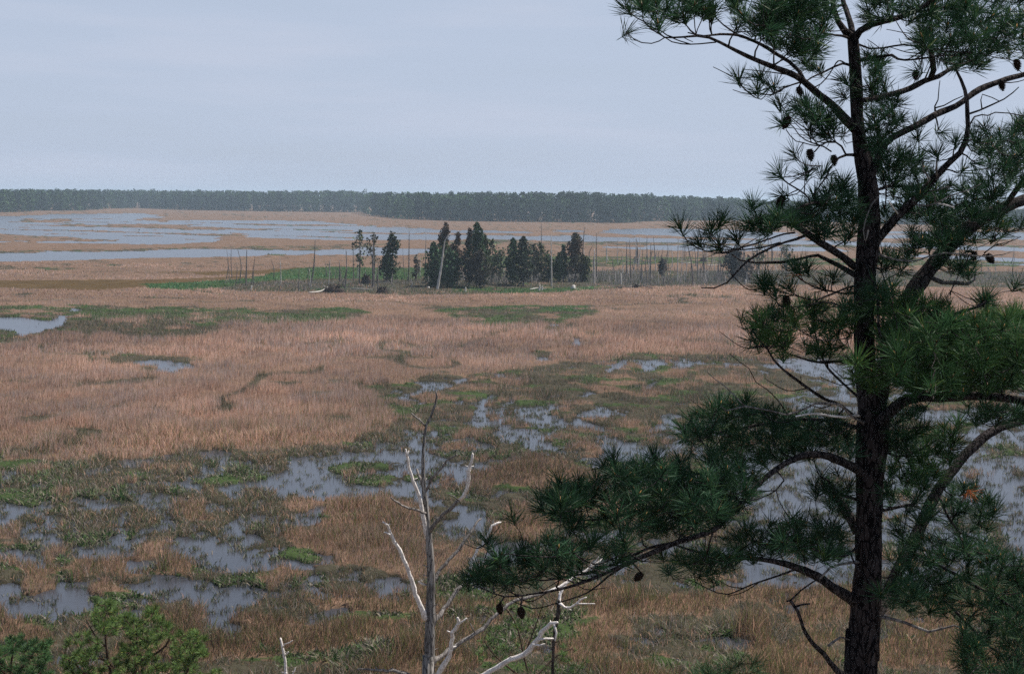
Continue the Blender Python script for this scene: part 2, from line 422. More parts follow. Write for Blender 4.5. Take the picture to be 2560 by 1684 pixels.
paint(C3([(1350, 60), (1650, 40), (1700, 80), (1550, 110), (1420, 110)]), G=0.4, S=0.7)
for c, t in (([(0, 130), (90, 130)], 18), ([(250, 165), (430, 170)], 10), ([(1150, 330), (1300, 320), (1470, 290)], 24), ([(1680, 300), (1850, 310)], 14), ([(200, 530), (420, 520), (700, 555)], 26),
             ([(1750, 410), (1950, 400), (2200, 340), (2380, 325)], 24), ([(1600, 160), (1560, 200)], 40), ([(1740, 215), (1820, 215)], 10)):
    p = C3(c); strip(p, [t / 3.719 * 1.2] + [t / 3.719 * 2.4] * (len(p) - 2) + [t / 3.719 * 1.2], S=0.7, G=0.5)
C4 = lambda p: K(1560, 800, 3.719, p)
for c, t in (([(500, 205), (800, 208), (1080, 222)], 16), ([(150, 325), (400, 360), (800, 370), (1300, 370)], 30), ([(0, 10), (350, 12)], 16)):
    p = C4(c); strip(p, [t / 3.719 * 1.2] + [t / 3.719 * 2.4] * (len(p) - 2) + [t / 3.719 * 1.2], S=0.7, G=0.6)
paint([(1650, 790), (2560, 770), (3320, 790), (3320, 810), (2560, 800), (1800, 800)], S=0.3)
# -- near marsh: broken water, scrub, green and tussocks
paint([(-760, 1165), (0, 1160), (250, 1150), (420, 1132), (540, 1118), (640, 1125), (760, 1118), (900, 1100), (985, 1060), (960, 990), (1000, 945), (1150, 940), (1300, 930), (1420, 905), (1650, 893),
       (1900, 893), (2100, 885), (2560, 880), (3320, 900), (3320, 1500), (2300, 1500), (1900, 1510), (1650, 1490), (1400, 1510), (1200, 1490), (1000, 1530), (700, 1530), (300, 1570), (-760, 1560)], W=0.40, G=0.44, S=0.62, B=0.6)
paint([(-760, 1500), (300, 1540), (700, 1510), (1000, 1510), (1200, 1470), (1400, 1490), (1650, 1470), (1900, 1490), (2300, 1480), (3320, 1480), (3320, 2160), (-760, 2160)], W=0.2, G=0.33, S=0.46, B=1)
paint([(1000, 1060), (985, 990), (1010, 960), (1200, 950), (1400, 920), (1650, 915), (2000, 915), (2000, 1000), (1750, 1050), (1560, 1090), (1500, 1060), (1420, 1050), (1300, 1000), (1150, 1010)], W=0.2, S=0.55, G=0.4, B=0.45)
paint([(-760, 1060), (0, 1080), (400, 1070), (900, 1020), (980, 1000), (960, 1090), (700, 1118), (420, 1130), (0, 1160), (-760, 1165)], B=0.45, S=0.25, G=0.1)
C1 = lambda p: K(0, 1080, 3.719, p)
C2 = lambda p: K(560, 1080, 3.719, p)
C6 = lambda p: K(0, 1150, 2.767, p)
paint(C1([(-400, 280), (0, 290), (350, 300), (360, 340), (0, 350), (-400, 350)]), G=1.1, S=0.1, W=0)
for c in ([(1180, 390), (1330, 420), (1350, 480), (1200, 470)], [(860, 570), (980, 560), (1000, 610), (880, 620)], [(1080, 520), (1290, 560), (1300, 640), (1130, 650)],
          [(1880, 420), (2000, 400), (2180, 350), (2230, 430), (2050, 510), (1900, 490)], [(0, 580), (250, 600), (450, 560), (560, 540), (560, 600), (400, 690), (100, 690), (0, 640)],
          [(1520, 540), (1700, 540), (1700, 590), (1530, 590)], [(620, 1000), (850, 1030), (840, 1080), (650, 1080)]):
    paint(C1(c), G=1.1, S=0.3, W=0)
for c in ([(0, 350), (120, 360), (330, 430), (300, 480), (0, 500)], [(1100, 290), (1180, 280), (1280, 340), (1130, 400), (1090, 430)], [(850, 350), (1000, 340), (1050, 400), (900, 390)],
          [(1150, 430), (1300, 400), (1550, 410), (1600, 500), (1400, 530), (1170, 500)], [(1390, 290), (1600, 330), (1500, 360), (1390, 350)], [(150, 850), (430, 880), (560, 960), (480, 1020), (300, 1000), (200, 950)], [(600, 1150), (950, 1160), (900, 1230), (600, 1220)], [(0, 1370), (400, 1340), (500, 1400), (200, 1450), (0, 1440)]):
    paint(C2(c), G=1.0, S=0.4, W=0.1)
for c in ([(150, 1250), (500, 1230), (560, 1450), (250, 1480)], [(1380, 1150), (1650, 1180), (1700, 1330), (1400, 1330)], [(700, 1180), (900, 1180), (900, 1380), (720, 1400)], [(1000, 1230), (1250, 1260), (1290, 1400), (1000, 1350)],
          [(920, 1420), (1150, 1430), (1160, 1562), (930, 1562)], [(1500, 700), (1850, 720), (1850, 850), (1500, 850)]):
    paint(C1(c), S=0.1, G=0.15, B=1, W=0)
paint(C2([(980, 720), (1300, 640), (1600, 620), (1820, 760), (1860, 980), (2100, 1000), (2330, 1100), (2100, 1250), (1900, 1330), (1400, 1320), (1150, 1260), (1050, 1100), (600, 1100), (600, 980), (1000, 960)]), S=0.12, G=0.15, B=0.7, W=0)
paint(C2([(500, 640), (750, 640), (760, 720), (520, 720)]), S=0.2, G=0.1, W=0, B=0.7)
paint(C2([(420, 1320), (560, 1330), (600, 1480), (430, 1480)]), S=0.1, G=0.1, W=0, B=0.8)
paint(C3([(700, 1420), (1000, 1330), (1350, 1260), (1700, 1380), (2000, 1500), (1900, 1562), (700, 1562)]), S=0.3, G=0.2, W=0.05, B=0.8)
paint(K(860, 950, 2.133, [(880, 680), (960, 670), (1050, 760), (1040, 850), (900, 850), (800, 800)]), S=0.1, G=0.1, W=0, B=0.9)
WP = [(C1, 1, [
    [(-700, 700), (0, 640), (120, 690), (270, 690), (320, 700), (300, 770), (270, 830), (180, 850), (150, 930), (0, 960), (-700, 900)],
    [(380, 720), (480, 660), (570, 700), (570, 790), (500, 800), (430, 790)],
    [(760, 640), (860, 620), (1000, 640), (1250, 660), (1300, 600), (1300, 500), (1340, 500), (1420, 640), (1500, 620), (1600, 640), (1560, 690), (1300, 700), (1000, 710), (960, 740), (850, 750), (770, 720)],
    [(1990, 290), (2200, 300), (2380, 320), (2380, 370), (2200, 340), (2130, 350), (2000, 390), (1960, 350)],
    [(1720, 520), (1860, 500), (1900, 570), (1700, 600)],
    [(320, 870), (420, 860), (420, 960), (560, 960), (600, 1050), (480, 1110), (440, 1040), (340, 980)],
    [(110, 1090), (250, 1130), (350, 1130), (330, 1220), (220, 1230), (130, 1150)],
    [(680, 1090), (870, 1080), (890, 1170), (780, 1160)], [(200, 600), (260, 610), (250, 650), (210, 640)], [(1255, 370), (1320, 380), (1310, 430), (1260, 420)],
    [(1340, 920), (1410, 880), (1480, 920), (1490, 1000), (1380, 980)], [(1380, 780), (1440, 790), (1420, 840), (1390, 830)],
    [(1640, 1000), (1800, 990), (1870, 930), (1960, 990), (2030, 1080), (2180, 1030), (2130, 1130), (2210, 1210), (2300, 1270), (2150, 1330), (1950, 1310), (1850, 1280), (1780, 1210), (1740, 1130), (1680, 1100)],
    [(1190, 1190), (1260, 1230), (1360, 1230), (1400, 1330), (1700, 1430), (1900, 1440), (2380, 1450), (2380, 1562), (1450, 1562), (1300, 1540), (1230, 1500), (1300, 1420), (1340, 1380), (1270, 1310), (1210, 1260)],
    [(560, 1460), (700, 1480), (850, 1450), (880, 1562), (540, 1562)]]),
  (C2, 1, [
    [(760, 220), (1000, 280), (1100, 250), (1250, 210), (1600, 180), (1780, 190), (1750, 60), (1800, 30), (1900, 60), (1900, 180), (2000, 260), (1980, 320), (2230, 400), (2250, 480), (2080, 440), (1980, 400), (1800, 420), (1750, 350), (1650, 280), (1500, 270),
     (1200, 270), (1080, 330), (1080, 380), (1100, 480), (1200, 540), (1400, 560), (1550, 540), (1620, 440), (1750, 500), (1800, 560), (1650, 600), (1500, 570), (1250, 600), (1080, 600), (980, 650), (870, 620), (800, 560), (670, 560), (600, 600), (480, 540), (250, 540),
     (200, 600), (60, 650), (0, 680), (0, 560), (50, 520), (250, 480), (400, 420), (450, 380), (620, 350)],
    [(850, 690), (1100, 680), (1050, 720), (960, 770), (860, 740)],
    [(1950, 680), (2380, 690), (2380, 760), (2330, 850), (2200, 960), (2100, 1020), (1990, 960), (1940, 930), (2050, 830), (2100, 760), (1990, 720)],
    [(0, 1040), (100, 1020), (420, 1000), (400, 1050), (250, 1060), (110, 1130), (100, 1180), (250, 1220), (450, 1190), (610, 1180), (640, 1230), (860, 1260), (850, 1310), (700, 1340), (550, 1280), (200, 1300), (50, 1340), (0, 1330)],
    [(0, 1480), (200, 1460), (350, 1500), (450, 1562), (0, 1562)]]),
  (C3, 1, [
    [(130, 580), (240, 560), (450, 570), (480, 600), (430, 650), (250, 680), (180, 710), (100, 710), (70, 770), (0, 740), (0, 700), (100, 690), (150, 630)],
    [(430, 760), (600, 740), (600, 790), (440, 790)],
    [(830, 680), (900, 720), (890, 760), (790, 800), (790, 900), (770, 1030), (700, 1020), (650, 930), (730, 890), (760, 830), (730, 750)],
    [(1200, 810), (1380, 820), (1380, 900), (1320, 990), (1230, 990), (1190, 950)],
    [(1780, 790), (1830, 810), (1930, 820), (1950, 880), (1880, 930), (1770, 900), (1700, 900), (1700, 1000), (1640, 1020), (1590, 960), (1650, 900), (1790, 860)],
    [(1710, 680), (1800, 690), (1780, 720), (1730, 710)], [(1850, 470), (1930, 430), (2080, 380), (2100, 400), (2020, 440), (1930, 470), (1880, 520)],
    [(1400, 30), (1550, 40), (1500, 60), (1400, 60)], [(1640, 150), (1700, 220), (1600, 270), (1570, 250)], [(1220, 345), (1360, 350), (1400, 390), (1260, 380)],
    [(100, 1070), (270, 1130), (300, 1250), (230, 1250), (150, 1180)]]),
  (C3, 0.62, [[(880, 1010), (1200, 1020), (1400, 1060), (1420, 1160), (1600, 1240), (1400, 1250), (1250, 1230), (1150, 1130), (900, 1110)],
    [(650, 1330), (900, 1330), (900, 1400), (700, 1400)], [(230, 1270), (600, 1350), (580, 1480), (300, 1460)],
    [(1750, 1220), (2060, 1160), (2300, 1220), (2250, 1290), (2000, 1260), (1850, 1420), (1760, 1450)]]),
  (C4, 1, [
    [(160, 360), (290, 360), (360, 420), (340, 450), (260, 470), (220, 510), (180, 440)], [(225, 550), (265, 550), (290, 640), (250, 650)], [(480, 405), (600, 415), (600, 445), (500, 445)],
    [(890, 418), (960, 423), (950, 442)], [(1220, 470), (1290, 480), (1260, 520), (1220, 500)],
    [(1410, 360), (1600, 360), (1960, 420), (2300, 440), (2300, 560), (2050, 580), (1960, 610), (1900, 560), (1680, 520), (1500, 470), (1270, 430), (1270, 400), (1420, 400)],
    [(1650, 620), (1760, 620), (1740, 720), (1640, 790), (1500, 790), (1480, 740), (1620, 730)], [(960, 800), (1000, 800), (1000, 880), (970, 880)], [(690, 850), (730, 870), (740, 920), (700, 920)],
    [(430, 900), (540, 890), (530, 940), (370, 1000), (220, 1050), (210, 1010), (330, 960)]]),
  (C4, 0.66, [[(-300, 1180), (0, 1160), (300, 1200), (640, 1120), (700, 1200), (500, 1250), (250, 1290), (-300, 1290)]]),
  (C6, 1, [
    [(130, 990), (440, 950), (520, 1000), (560, 1100), (480, 1180), (380, 1180), (280, 1110), (180, 1090)], [(600, 870), (680, 850), (670, 960), (600, 1000)],
    [(880, 920), (1350, 900), (1560, 940), (1850, 900), (1880, 960), (1730, 980), (1650, 1060), (1780, 1140), (1700, 1200), (1560, 1140), (1400, 1000), (1150, 1000), (900, 980)],
    [(2200, 1090), (2380, 1060), (2380, 1130)], [(-300, 1120), (130, 1120), (100, 1180), (-300, 1170)]]),
  (lambda p: p, 0.62, [[(1740, 1140), (1840, 1120), (2200, 1110), (2200, 1440), (2090, 1470), (1980, 1490), (1890, 1490), (1860, 1440), (1900, 1380), (1850, 1280), (1790, 1200)],
    [(2190, 1120), (2400, 1080), (2450, 1060), (2560, 1040), (3320, 1040), (3320, 1440), (2560, 1430), (2450, 1440), (2350, 1470), (2190, 1470)],
    [(2250, 1030), (2400, 1020), (2560, 1020), (3320, 1000), (3320, 1040), (2300, 1060)], [(2250, 920), (2500, 930), (2560, 950), (2500, 970), (2280, 960)]])]
for f, val, polys in WP:
    for p in polys: paint(f(p), W=val, B=0.5)
strip([(2450, 1130), (2520, 1160), (2600, 1190), (3320, 1200)], [60, 90, 60, 90], W=0.5, G=0.6)
strip([(2500, 1360), (2600, 1350), (3320, 1350)], [30, 50, 60], W=0.55, G=0.4)
strip([(1640, 1560), (1780, 1590), (1830, 1610)], [10, 30, 10], W=0.52)
strip([(1740, 1080), (1820, 1090)], [10, 10], W=0.8)

def blur(A, r):
    if r < 1: return A
    k = 2 * r + 1
    c = np.cumsum(np.pad(A, ((0, 0), (r + 1, r)), mode='edge'), 1); A = (c[:, k:] - c[:, :-k]) / k
    c = np.cumsum(np.pad(A, ((r + 1, r), (0, 0)), mode='edge'), 0); A = (c[k:] - c[:-k]) / k
    return A.astype(np.float32)
fz_ = 655 - V0
for _k in (1, 2):
    L_W[_k:fz_] = np.maximum(L_W[_k:fz_], L_W[:fz_ - _k] * 0.98)
sp = 770 - V0; sp2 = 1000 - V0
def soften(A, k=1):
    B1 = blur(A, 2 * k); B2 = blur(A, 4 * k)
    out = A.copy(); out[sp:] = B1[sp:]; out[sp2:] = B2[sp2:]
    return out
L_W = soften(L_W); L_WB = blur(L_W, 9); L_WB[:sp] = blur(L_W, 2)[:sp]; L_G = soften(L_G, 2); L_S = soften(L_S, 2); L_B = soften(L_B, 6)

def look(A, u, v):
    i = np.clip(((u - U0) / SX), 0, NU - 1.001); j = np.clip(v - V0, 0, NV - 1.001)
    return A[j.astype(int), i.astype(int)]

def classify(p):
    """p world points on the marsh plane -> water flag, class scores"""
    x, y = p[:, 0], p[:, 1]
    amp = np.clip(0.35 + (y - 50) * 0.004, 0.3, 3.5)
    fr = 1.0 / (amp * 5)
    # octave-locked warp so that shoreline wiggle keeps a natural size near and far
    w1 = fbm(x * 0.35, y * 0.35, 3) - 0.5; w2 = fbm(x * 0.35, y * 0.35, 5) - 0.5
    w3 = fbm(x * 0.05, y * 0.05, 13) - 0.5; w4 = fbm(x * 0.05, y * 0.05, 15) - 0.5
    far = np.clip((y - 150) / 250, 0, 1)
    q = p.copy()
    q[:, 0] += w1 * 3.0 * (1 - far) + w3 * far * 22
    q[:, 1] += w2 * 4.0 * (1 - far) + w4 * far * 9
    u, v = project(q)
    W = look(L_W, u, v); G = look(L_G, u, v); S = look(L_S, u, v); D = look(L_D, u, v); B = look(L_B, u, v)
    n1 = fbm(x * 0.62, y * 0.42, 21, 5) * 0.62 + fbm(x * 1.7, y * 1.2, 23, 3) * 0.38; n2 = fbm(x * 0.4 + 40, y * 0.4, 33, 4); n3 = fbm(x * 0.33, y * 0.33 + 70, 41, 4)
    near = 1 - np.clip((y - 110) / 120, 0, 1)
    wf = W + (n1 - 0.5) * (0.35 + 1.15 * near) * np.where(W > 0.05, 1, 0.0)
    water = wf > 0.44
    sg = G + (n2 - 0.5) * 1.3
    ss = S + (n3 - 0.5) * 1.3
    st = np.full_like(sg, 0.5)
    cls = np.where(sg > np.maximum(ss, st), 1, np.where(ss > st, 2, 0))
    cr = np.abs(fbm(x * 0.03 + 9, y * 0.022, 151, 4) - 0.5); cr2 = fbm(x * 0.05, y * 0.05 + 30, 157, 3)
    creek = (cr < 0.009) & (cr2 > 0.42) & (y > 85) & (y < 240) & (W < 0.15)
    cls = np.where(creek & (cls == 0), 2, cls)
    cls = np.where(D > 0.55, 3, cls)
    return water, wf, cls, B, u, v

# ------------------------------------------------------------------ ground sheet + water
gu = np.arange(U0, U1 + 1, 8.0)
gv = np.concatenate([np.array([499.5, 502, 505, 508, 511, 514]), np.arange(516, 800, 1.5), np.arange(800, 1100, 2.5), np.arange(1100, 2140, 4.0)])
GU, GV = np.meshgrid(gu, gv)
# rows follow the level plane: put v relative to a level horizon
base = GV + (GU - 1280) * (28 / 2560)
gp = ground(GU.ravel(), np.maximum(base.ravel(), 496.5 + (GU.ravel() - 1280) * 28 / 2560))
wat, wf, cls, B, _, _ = classify(gp)
x, y = gp[:, 0], gp[:, 1]
bump = fbm(x * 0.8, y * 0.8, 77, 4)
h = np.where(wat, -0.25, 0.06 + 0.16 * bump)
edge = np.clip((wf - 0.24) / 0.2, 0, 1)
h = np.where(~wat, h * (1 - 0.75 * edge), h)
gp[:, 2] = h
COLS = np.array([[0.13, 0.085, 0.058], [0.035, 0.055, 0.018], [0.05, 0.045, 0.03], [0.07, 0.045, 0.018]])
gc = COLS[cls]
gc = np.where(wat[:, None], np.array([0.03, 0.028, 0.022]), gc)
gc = gc * (1 - 0.45 * edge[:, None] * (~wat)[:, None])
ny, nx = GU.shape
i, j = np.meshgrid(np.arange(ny - 1), np.arange(nx - 1), indexing='ij')
Q = np.stack([i * nx + j, (i + 1) * nx + j, (i + 1) * nx + j + 1, i * nx + j + 1], -1).reshape(-1, 4)
g = build("ground", gp, quads=Q, cols=gc, mat=M_ground, smooth=True)
tag(g, "flat brown marsh ground under the dry grass", "marsh ground", kind="structure")
# ground behind and beyond the detailed sheet
b = build("ground_apron", [(-4000, -60, -0.35), (4000, -60, -0.35), (9000, 9000, -0.35), (-9000, 9000, -0.35)], quads=[(0, 1, 2, 3)], cols=np.full((4, 3), 0.05), mat=M_ground)
tag(b, "muddy bed spreading under the whole marsh", "marsh bed", kind="structure")
b = build("ground_near", [(-60, -50, 0.05), (60, -50, 0.05), (60, 32.5, 0.05), (-60, 32.5, 0.05)], quads=[(0, 1, 2, 3)], cols=np.full((4, 3), 0.09) * np.array([1.2, 0.9, 0.6]), mat=M_ground)
tag(b, "leaf litter ground below the pines", "ground", kind="structure")
w = build("water", [(-3000, 20, 0), (3000, 20, 0), (8000, 8500, 0), (-8000, 8500, 0)], quads=[(0, 1, 2, 3)], mat=M_water)
tag(w, "still grey blue marsh water winding between the grass banks", "water", kind="structure")

# ------------------------------------------------------------------ marsh vegetation
def blades(P, H, Wd, colr, lean, seg2, jit=1.0):
    n = len(P)
    ang = RNG.random(n) * 2 * math.pi
    a = np.stack([np.cos(ang), np.sin(ang), np.zeros(n)], 1) * (Wd * 0.5)[:, None]
    la = RNG.random(n) * 2 * math.pi
    ln = (lean * RNG.random(n) ** 0.7)
    d = np.stack([np.cos(la) * ln + 0.12, np.sin(la) * ln + 0.05, np.ones(n)], 1)
    d /= np.linalg.norm(d, axis=1)[:, None]
    if seg2:
        m = P + d * (H * 0.55)[:, None]
        d2 = d + np.stack([np.cos(la) * ln, np.sin(la) * ln, -0.35 * ln], 1) * 0.9
        d2 /= np.linalg.norm(d2, axis=1)[:, None]
        t = m + d2 * (H * 0.45)[:, None]
        V = np.stack([P - a * 0.8, P + a * 0.8, m + a, m - a, t], 1).reshape(-1, 3)
        k = np.arange(n)[:, None] * 5
        return V, k + np.array([3, 2, 4]), k + np.array([0, 1, 2, 3]), np.repeat(colr, 5, 0)
    t = P + d * H[:, None]
    V = np.stack([P - a, P + a, t], 1).reshape(-1, 3)
    k = np.arange(n)[:, None] * 3
    return V, k + np.array([0, 1, 2]), None, np.repeat(colr, 3, 0)

mbs = {0: MB(), 1: MB(), 2: MB(), 3: MB(), 4: MB()}
DENS = 1.8
bands = [(514, 600, 70000, 0.42, False), (600, 760, 150000, 0.16, False), (760, 900, 170000, 0.075, False), (900, 1100, 230000, 0.042, False),
         (1100, 1350, 200000, 0.028, True), (1350, 2000, 230000, 0.020, True)]
for (va, vb, n, wd, s2) in bands:
    n = int(n * DENS)
    u = U0 + 60 + RNG.random(n) * (U1 - U0 - 120)
    v = va + RNG.random(n) * (vb - va)
    if s2: v = va + (vb - va) * (RNG.random(n) ** 1.25)
    v = v + (u - 1280) * (28 / 2560)
    p = ground(u, v)
    wat, wf, cls, B, _, _ = classify(p)
    x, y = p[:, 0], p[:, 1]
    clump = fbm(x * 0.9, y * 0.9, 91, 3)
    big = fbm(x * 0.06, y * 0.06, 95, 4)
    dist = y
    r = RNG.random(n)
    L_look = look(L_W, *project(p))
    hfac = 1 - 0.6 * np.clip(look(L_WB, *project(p)) * 1.7, 0, 1); hfac = np.where(y > 185, hfac * 0.62, hfac); hfac = np.where(y > 330, 0.42 * (1 - 0.4 * np.clip(look(L_WB, *project(p)) * 2, 0, 1)), hfac)
    # colours
    straw_a = np.array([0.64, 0.44, 0.345]); straw_b = np.array([0.49, 0.29, 0.195]); straw_g = np.array([0.45, 0.355, 0.315])
    brn_a = np.array([0.225, 0.145, 0.095]); brn_b = np.array([0.10, 0.068, 0.045])
    t = np.clip((fbm(x * 0.2, y * 0.2, 101, 3) - 0.35) * 3, 0, 1)[:, None]
    cs = straw_a * (1 - t) + straw_g * t
    q = RNG.random((n, 1)); cs = np.where(q < 0.25, straw_b, cs)
    cb = np.where(RNG.random((n, 1)) < 0.5, brn_a, brn_b)
    cb = np.where(RNG.random((n, 1)) < 0.12, straw_b, cb)
    bb = np.clip(B, 0, 1)[:, None]
    c0 = cs * (1 - bb * 0.95) + cb * bb * 0.95
    c0 = np.where(RNG.random((n, 1)) < 0.06 + 0.26 * bb, np.array([0.13, 0.14, 0.05]), c0)
    vivid = ((y > 200) & (y < 330))[:, None]
    c1 = np.where(RNG.random((n, 1)) < 0.4, np.array([0.12, 0.14, 0.06]), np.array([0.05, 0.10, 0.03]))
    c1 = np.where(RNG.random((n, 1)) < 0.45 * (~((y > 200) & (y < 330)))[:, None], np.array([0.2, 0.17, 0.13]), c1)
    c1 = np.where(vivid, np.array([0.05, 0.14, 0.05]) * (0.8 + 0.4 * RNG.random((n, 1))), c1)
    c1 = np.where((y > 330)[:, None], np.array([0.13, 0.15, 0.06]), c1)
    c2 = np.where(RNG.random((n, 1)) < 0.5, np.array([0.28, 0.235, 0.205]), np.array([0.13, 0.135, 0.065]))
    c2 = np.where(RNG.random((n, 1)) < 0.25, np.array([0.07, 0.10, 0.04]), c2)
    c2 = np.where(RNG.random((n, 1)) < 0.18, straw_b * 0.9, c2)
    c3 = np.where(RNG.random((n, 1)) < 0.5, np.array([0.085, 0.055, 0.018]), np.array([0.13, 0.075, 0.03]))
    vv = (0.72 + 0.56 * RNG.random((n, 1))) * (0.7 + 0.6 * np.clip((big[:, None] - 0.25) * 2, 0, 1))
    c2 = np.where((y < 125)[:, None], c2 * 0.72, c2)
    c1 = np.where((y < 125)[:, None], c1 * 0.85, c1)
    hgt = (0.40 + 1.0 * clump) * (0.7 + 0.7 * big)
    tus = np.clip((fbm(x * 0.45, y * 0.45, 131, 3) - 0.3) * 2.4, 0.25, 1.3); hgt = np.where(v > 860, hgt * (0.36 + 0.8 * tus), hgt)
    land = ~wat
    shore = np.clip((wf - 0.12) / 0.3, 0, 1); mixz = np.clip((L_look - 0.04) * 6, 0, 1)
    for c in (0, 1, 2, 3):
        mk = land & (cls == c)
        if c == 0: H = 0.95 * hgt * (0.6 + 0.5 * RNG.random(n)) * hfac; H = np.maximum(H, 0.30 + 0.25 * RNG.random(n)) * np.where(y > 185, hfac + 0.2, 1); Wm = wd * (0.7 + 0.6 * RNG.random(n)); lean = 0.45; col = c0; mk &= r < np.clip(0.35 + clump, 0, 1)
        elif c == 1: H = 0.42 * hgt * (0.6 + 0.8 * RNG.random(n)); Wm = np.maximum(wd * 1.6, 0.06) * (0.7 + 0.6 * RNG.random(n)); lean = 1.4; col = c1
        elif c == 2: H = 0.78 * hgt * (0.4 + 0.8 * RNG.random(n)) * (0.35 + 0.65 * hfac); Wm = wd * 0.95 * (0.6 + 0.6 * RNG.random(n)); lean = 0.9; col = c2; mk &= r < np.clip(0.45 + clump, 0, 1)
        else: H = 0.15 * hgt; Wm = wd * 1.8 * np.ones(n); lean = 1.5; col = c3
        k = np.nonzero(mk)[0]
        if not len(k): continue
        V, T, Qd, Cc = blades(p[k], H[k], Wm[k], (col * vv)[k], lean, s2)
        mbs[c].add(V, T, Qd, Cc)
    spk = fbm(x * 1.9, y * 1.5, 171, 3); spb = fbm(x * 0.12, y * 0.12, 177, 3)
    mk = wat & (y < 150) & (spk > 0.74 - 0.28 * spb) & (RNG.random(n) < 0.8)
    k = np.nonzero(mk)[0]
    if len(k):
        V, T, Qd, Cc = blades(p[k], 0.10 + 0.22 * RNG.random(len(k)), np.maximum(wd, 0.03) * np.ones(len(k)), ((c1 * 0.6 + c2 * 0.2) * vv)[k], 1.2, s2)
        mbs[1].add(V, T, Qd, Cc)
    # thin reeds and floating scraps standing in shallow water
    sh = np.clip((1.15 - wf) * 1.2, 0, 1) * np.clip((clump - 0.48) * 4.0, 0, 1)
    mk = wat & (RNG.random(n) < np.where(y < 130, 0.18 * sh + 0.003, 0.05 * sh))
    k = np.nonzero(mk)[0]
    if len(k):
        V, T, Qd, Cc = blades(p[k], (0.12 + 0.3 * RNG.random(len(k))) * np.where(y[k] < 130, 1, 0.6), wd * 0.55 * np.ones(len(k)),
                              np.where(RNG.random((len(k), 1)) < 0.55, np.array([0.14, 0.12, 0.085]), np.array([0.07, 0.10, 0.035])), 0.5, s2)
        mbs[4].add(V, T, Qd, Cc)
tag(mbs[0].build("dry_grass", M_grass), "tan dry cordgrass covering the open marsh", "grass", kind="stuff")
tag(mbs[1].build("green_plants", M_green), "low green leafy plants along the pools and the green tongue", "marsh plants", kind="stuff")
tag(mbs[2].build("grey_scrub", M_scrub), "short grey and olive scrubby stems between the pools", "scrub", kind="stuff")
if mbs[3].n: tag(mbs[3].build("dark_weed", M_green), "dark brown weed mat in the narrow slough at left", "weed", kind="stuff")
tag(mbs[4].build("water_reeds", M_scrub), "thin sparse reeds standing in the shallow water", "reeds", kind="stuff")

# ------------------------------------------------------------------ far forest
def crown_tris(mb, cx, cy, z0, z1, rad, n, size, col, prof, vary=0.35):
    hh = RNG.random(n); ph = RNG.random(n) * 2 * math.pi
    lump = 0.45 + 1.0 * vnoise(ph * 1.1 + cx, hh * 5 + cy, 5)
    rr = rad * prof(hh) * lump * (0.35 + 0.65 * RNG.random(n) ** 0.4)
    P = np.stack([cx + np.cos(ph) * rr, cy + np.sin(ph) * rr, z0 + (z1 - z0) * hh], 1)
    A = RNG.normal(size=(n, 3)); A /= np.linalg.norm(A, axis=1)[:, None]
    Bv = np.cross(A, RNG.normal(size=(n, 3))); Bv /= np.linalg.norm(Bv, axis=1)[:, None]
    s = (size * (0.6 + 0.8 * RNG.random(n)))[:, None]
    V = np.stack([P - A * s * 0.5, P + A * s * 0.5, P + Bv * s * 0.9], 1).reshape(-1, 3)
    k = np.arange(n)[:, None] * 3
    clump = vnoise(ph * 1.7 + cx * 3, hh * 8 + cy, 9)[:, None]
    c = col * (1 - vary + 2 * vary * RNG.random((n, 1))) * (0.5 + 1.0 * clump)
    mb.add(V, k + np.array([0, 1, 2]), None, np.repeat(c, 3, 0))

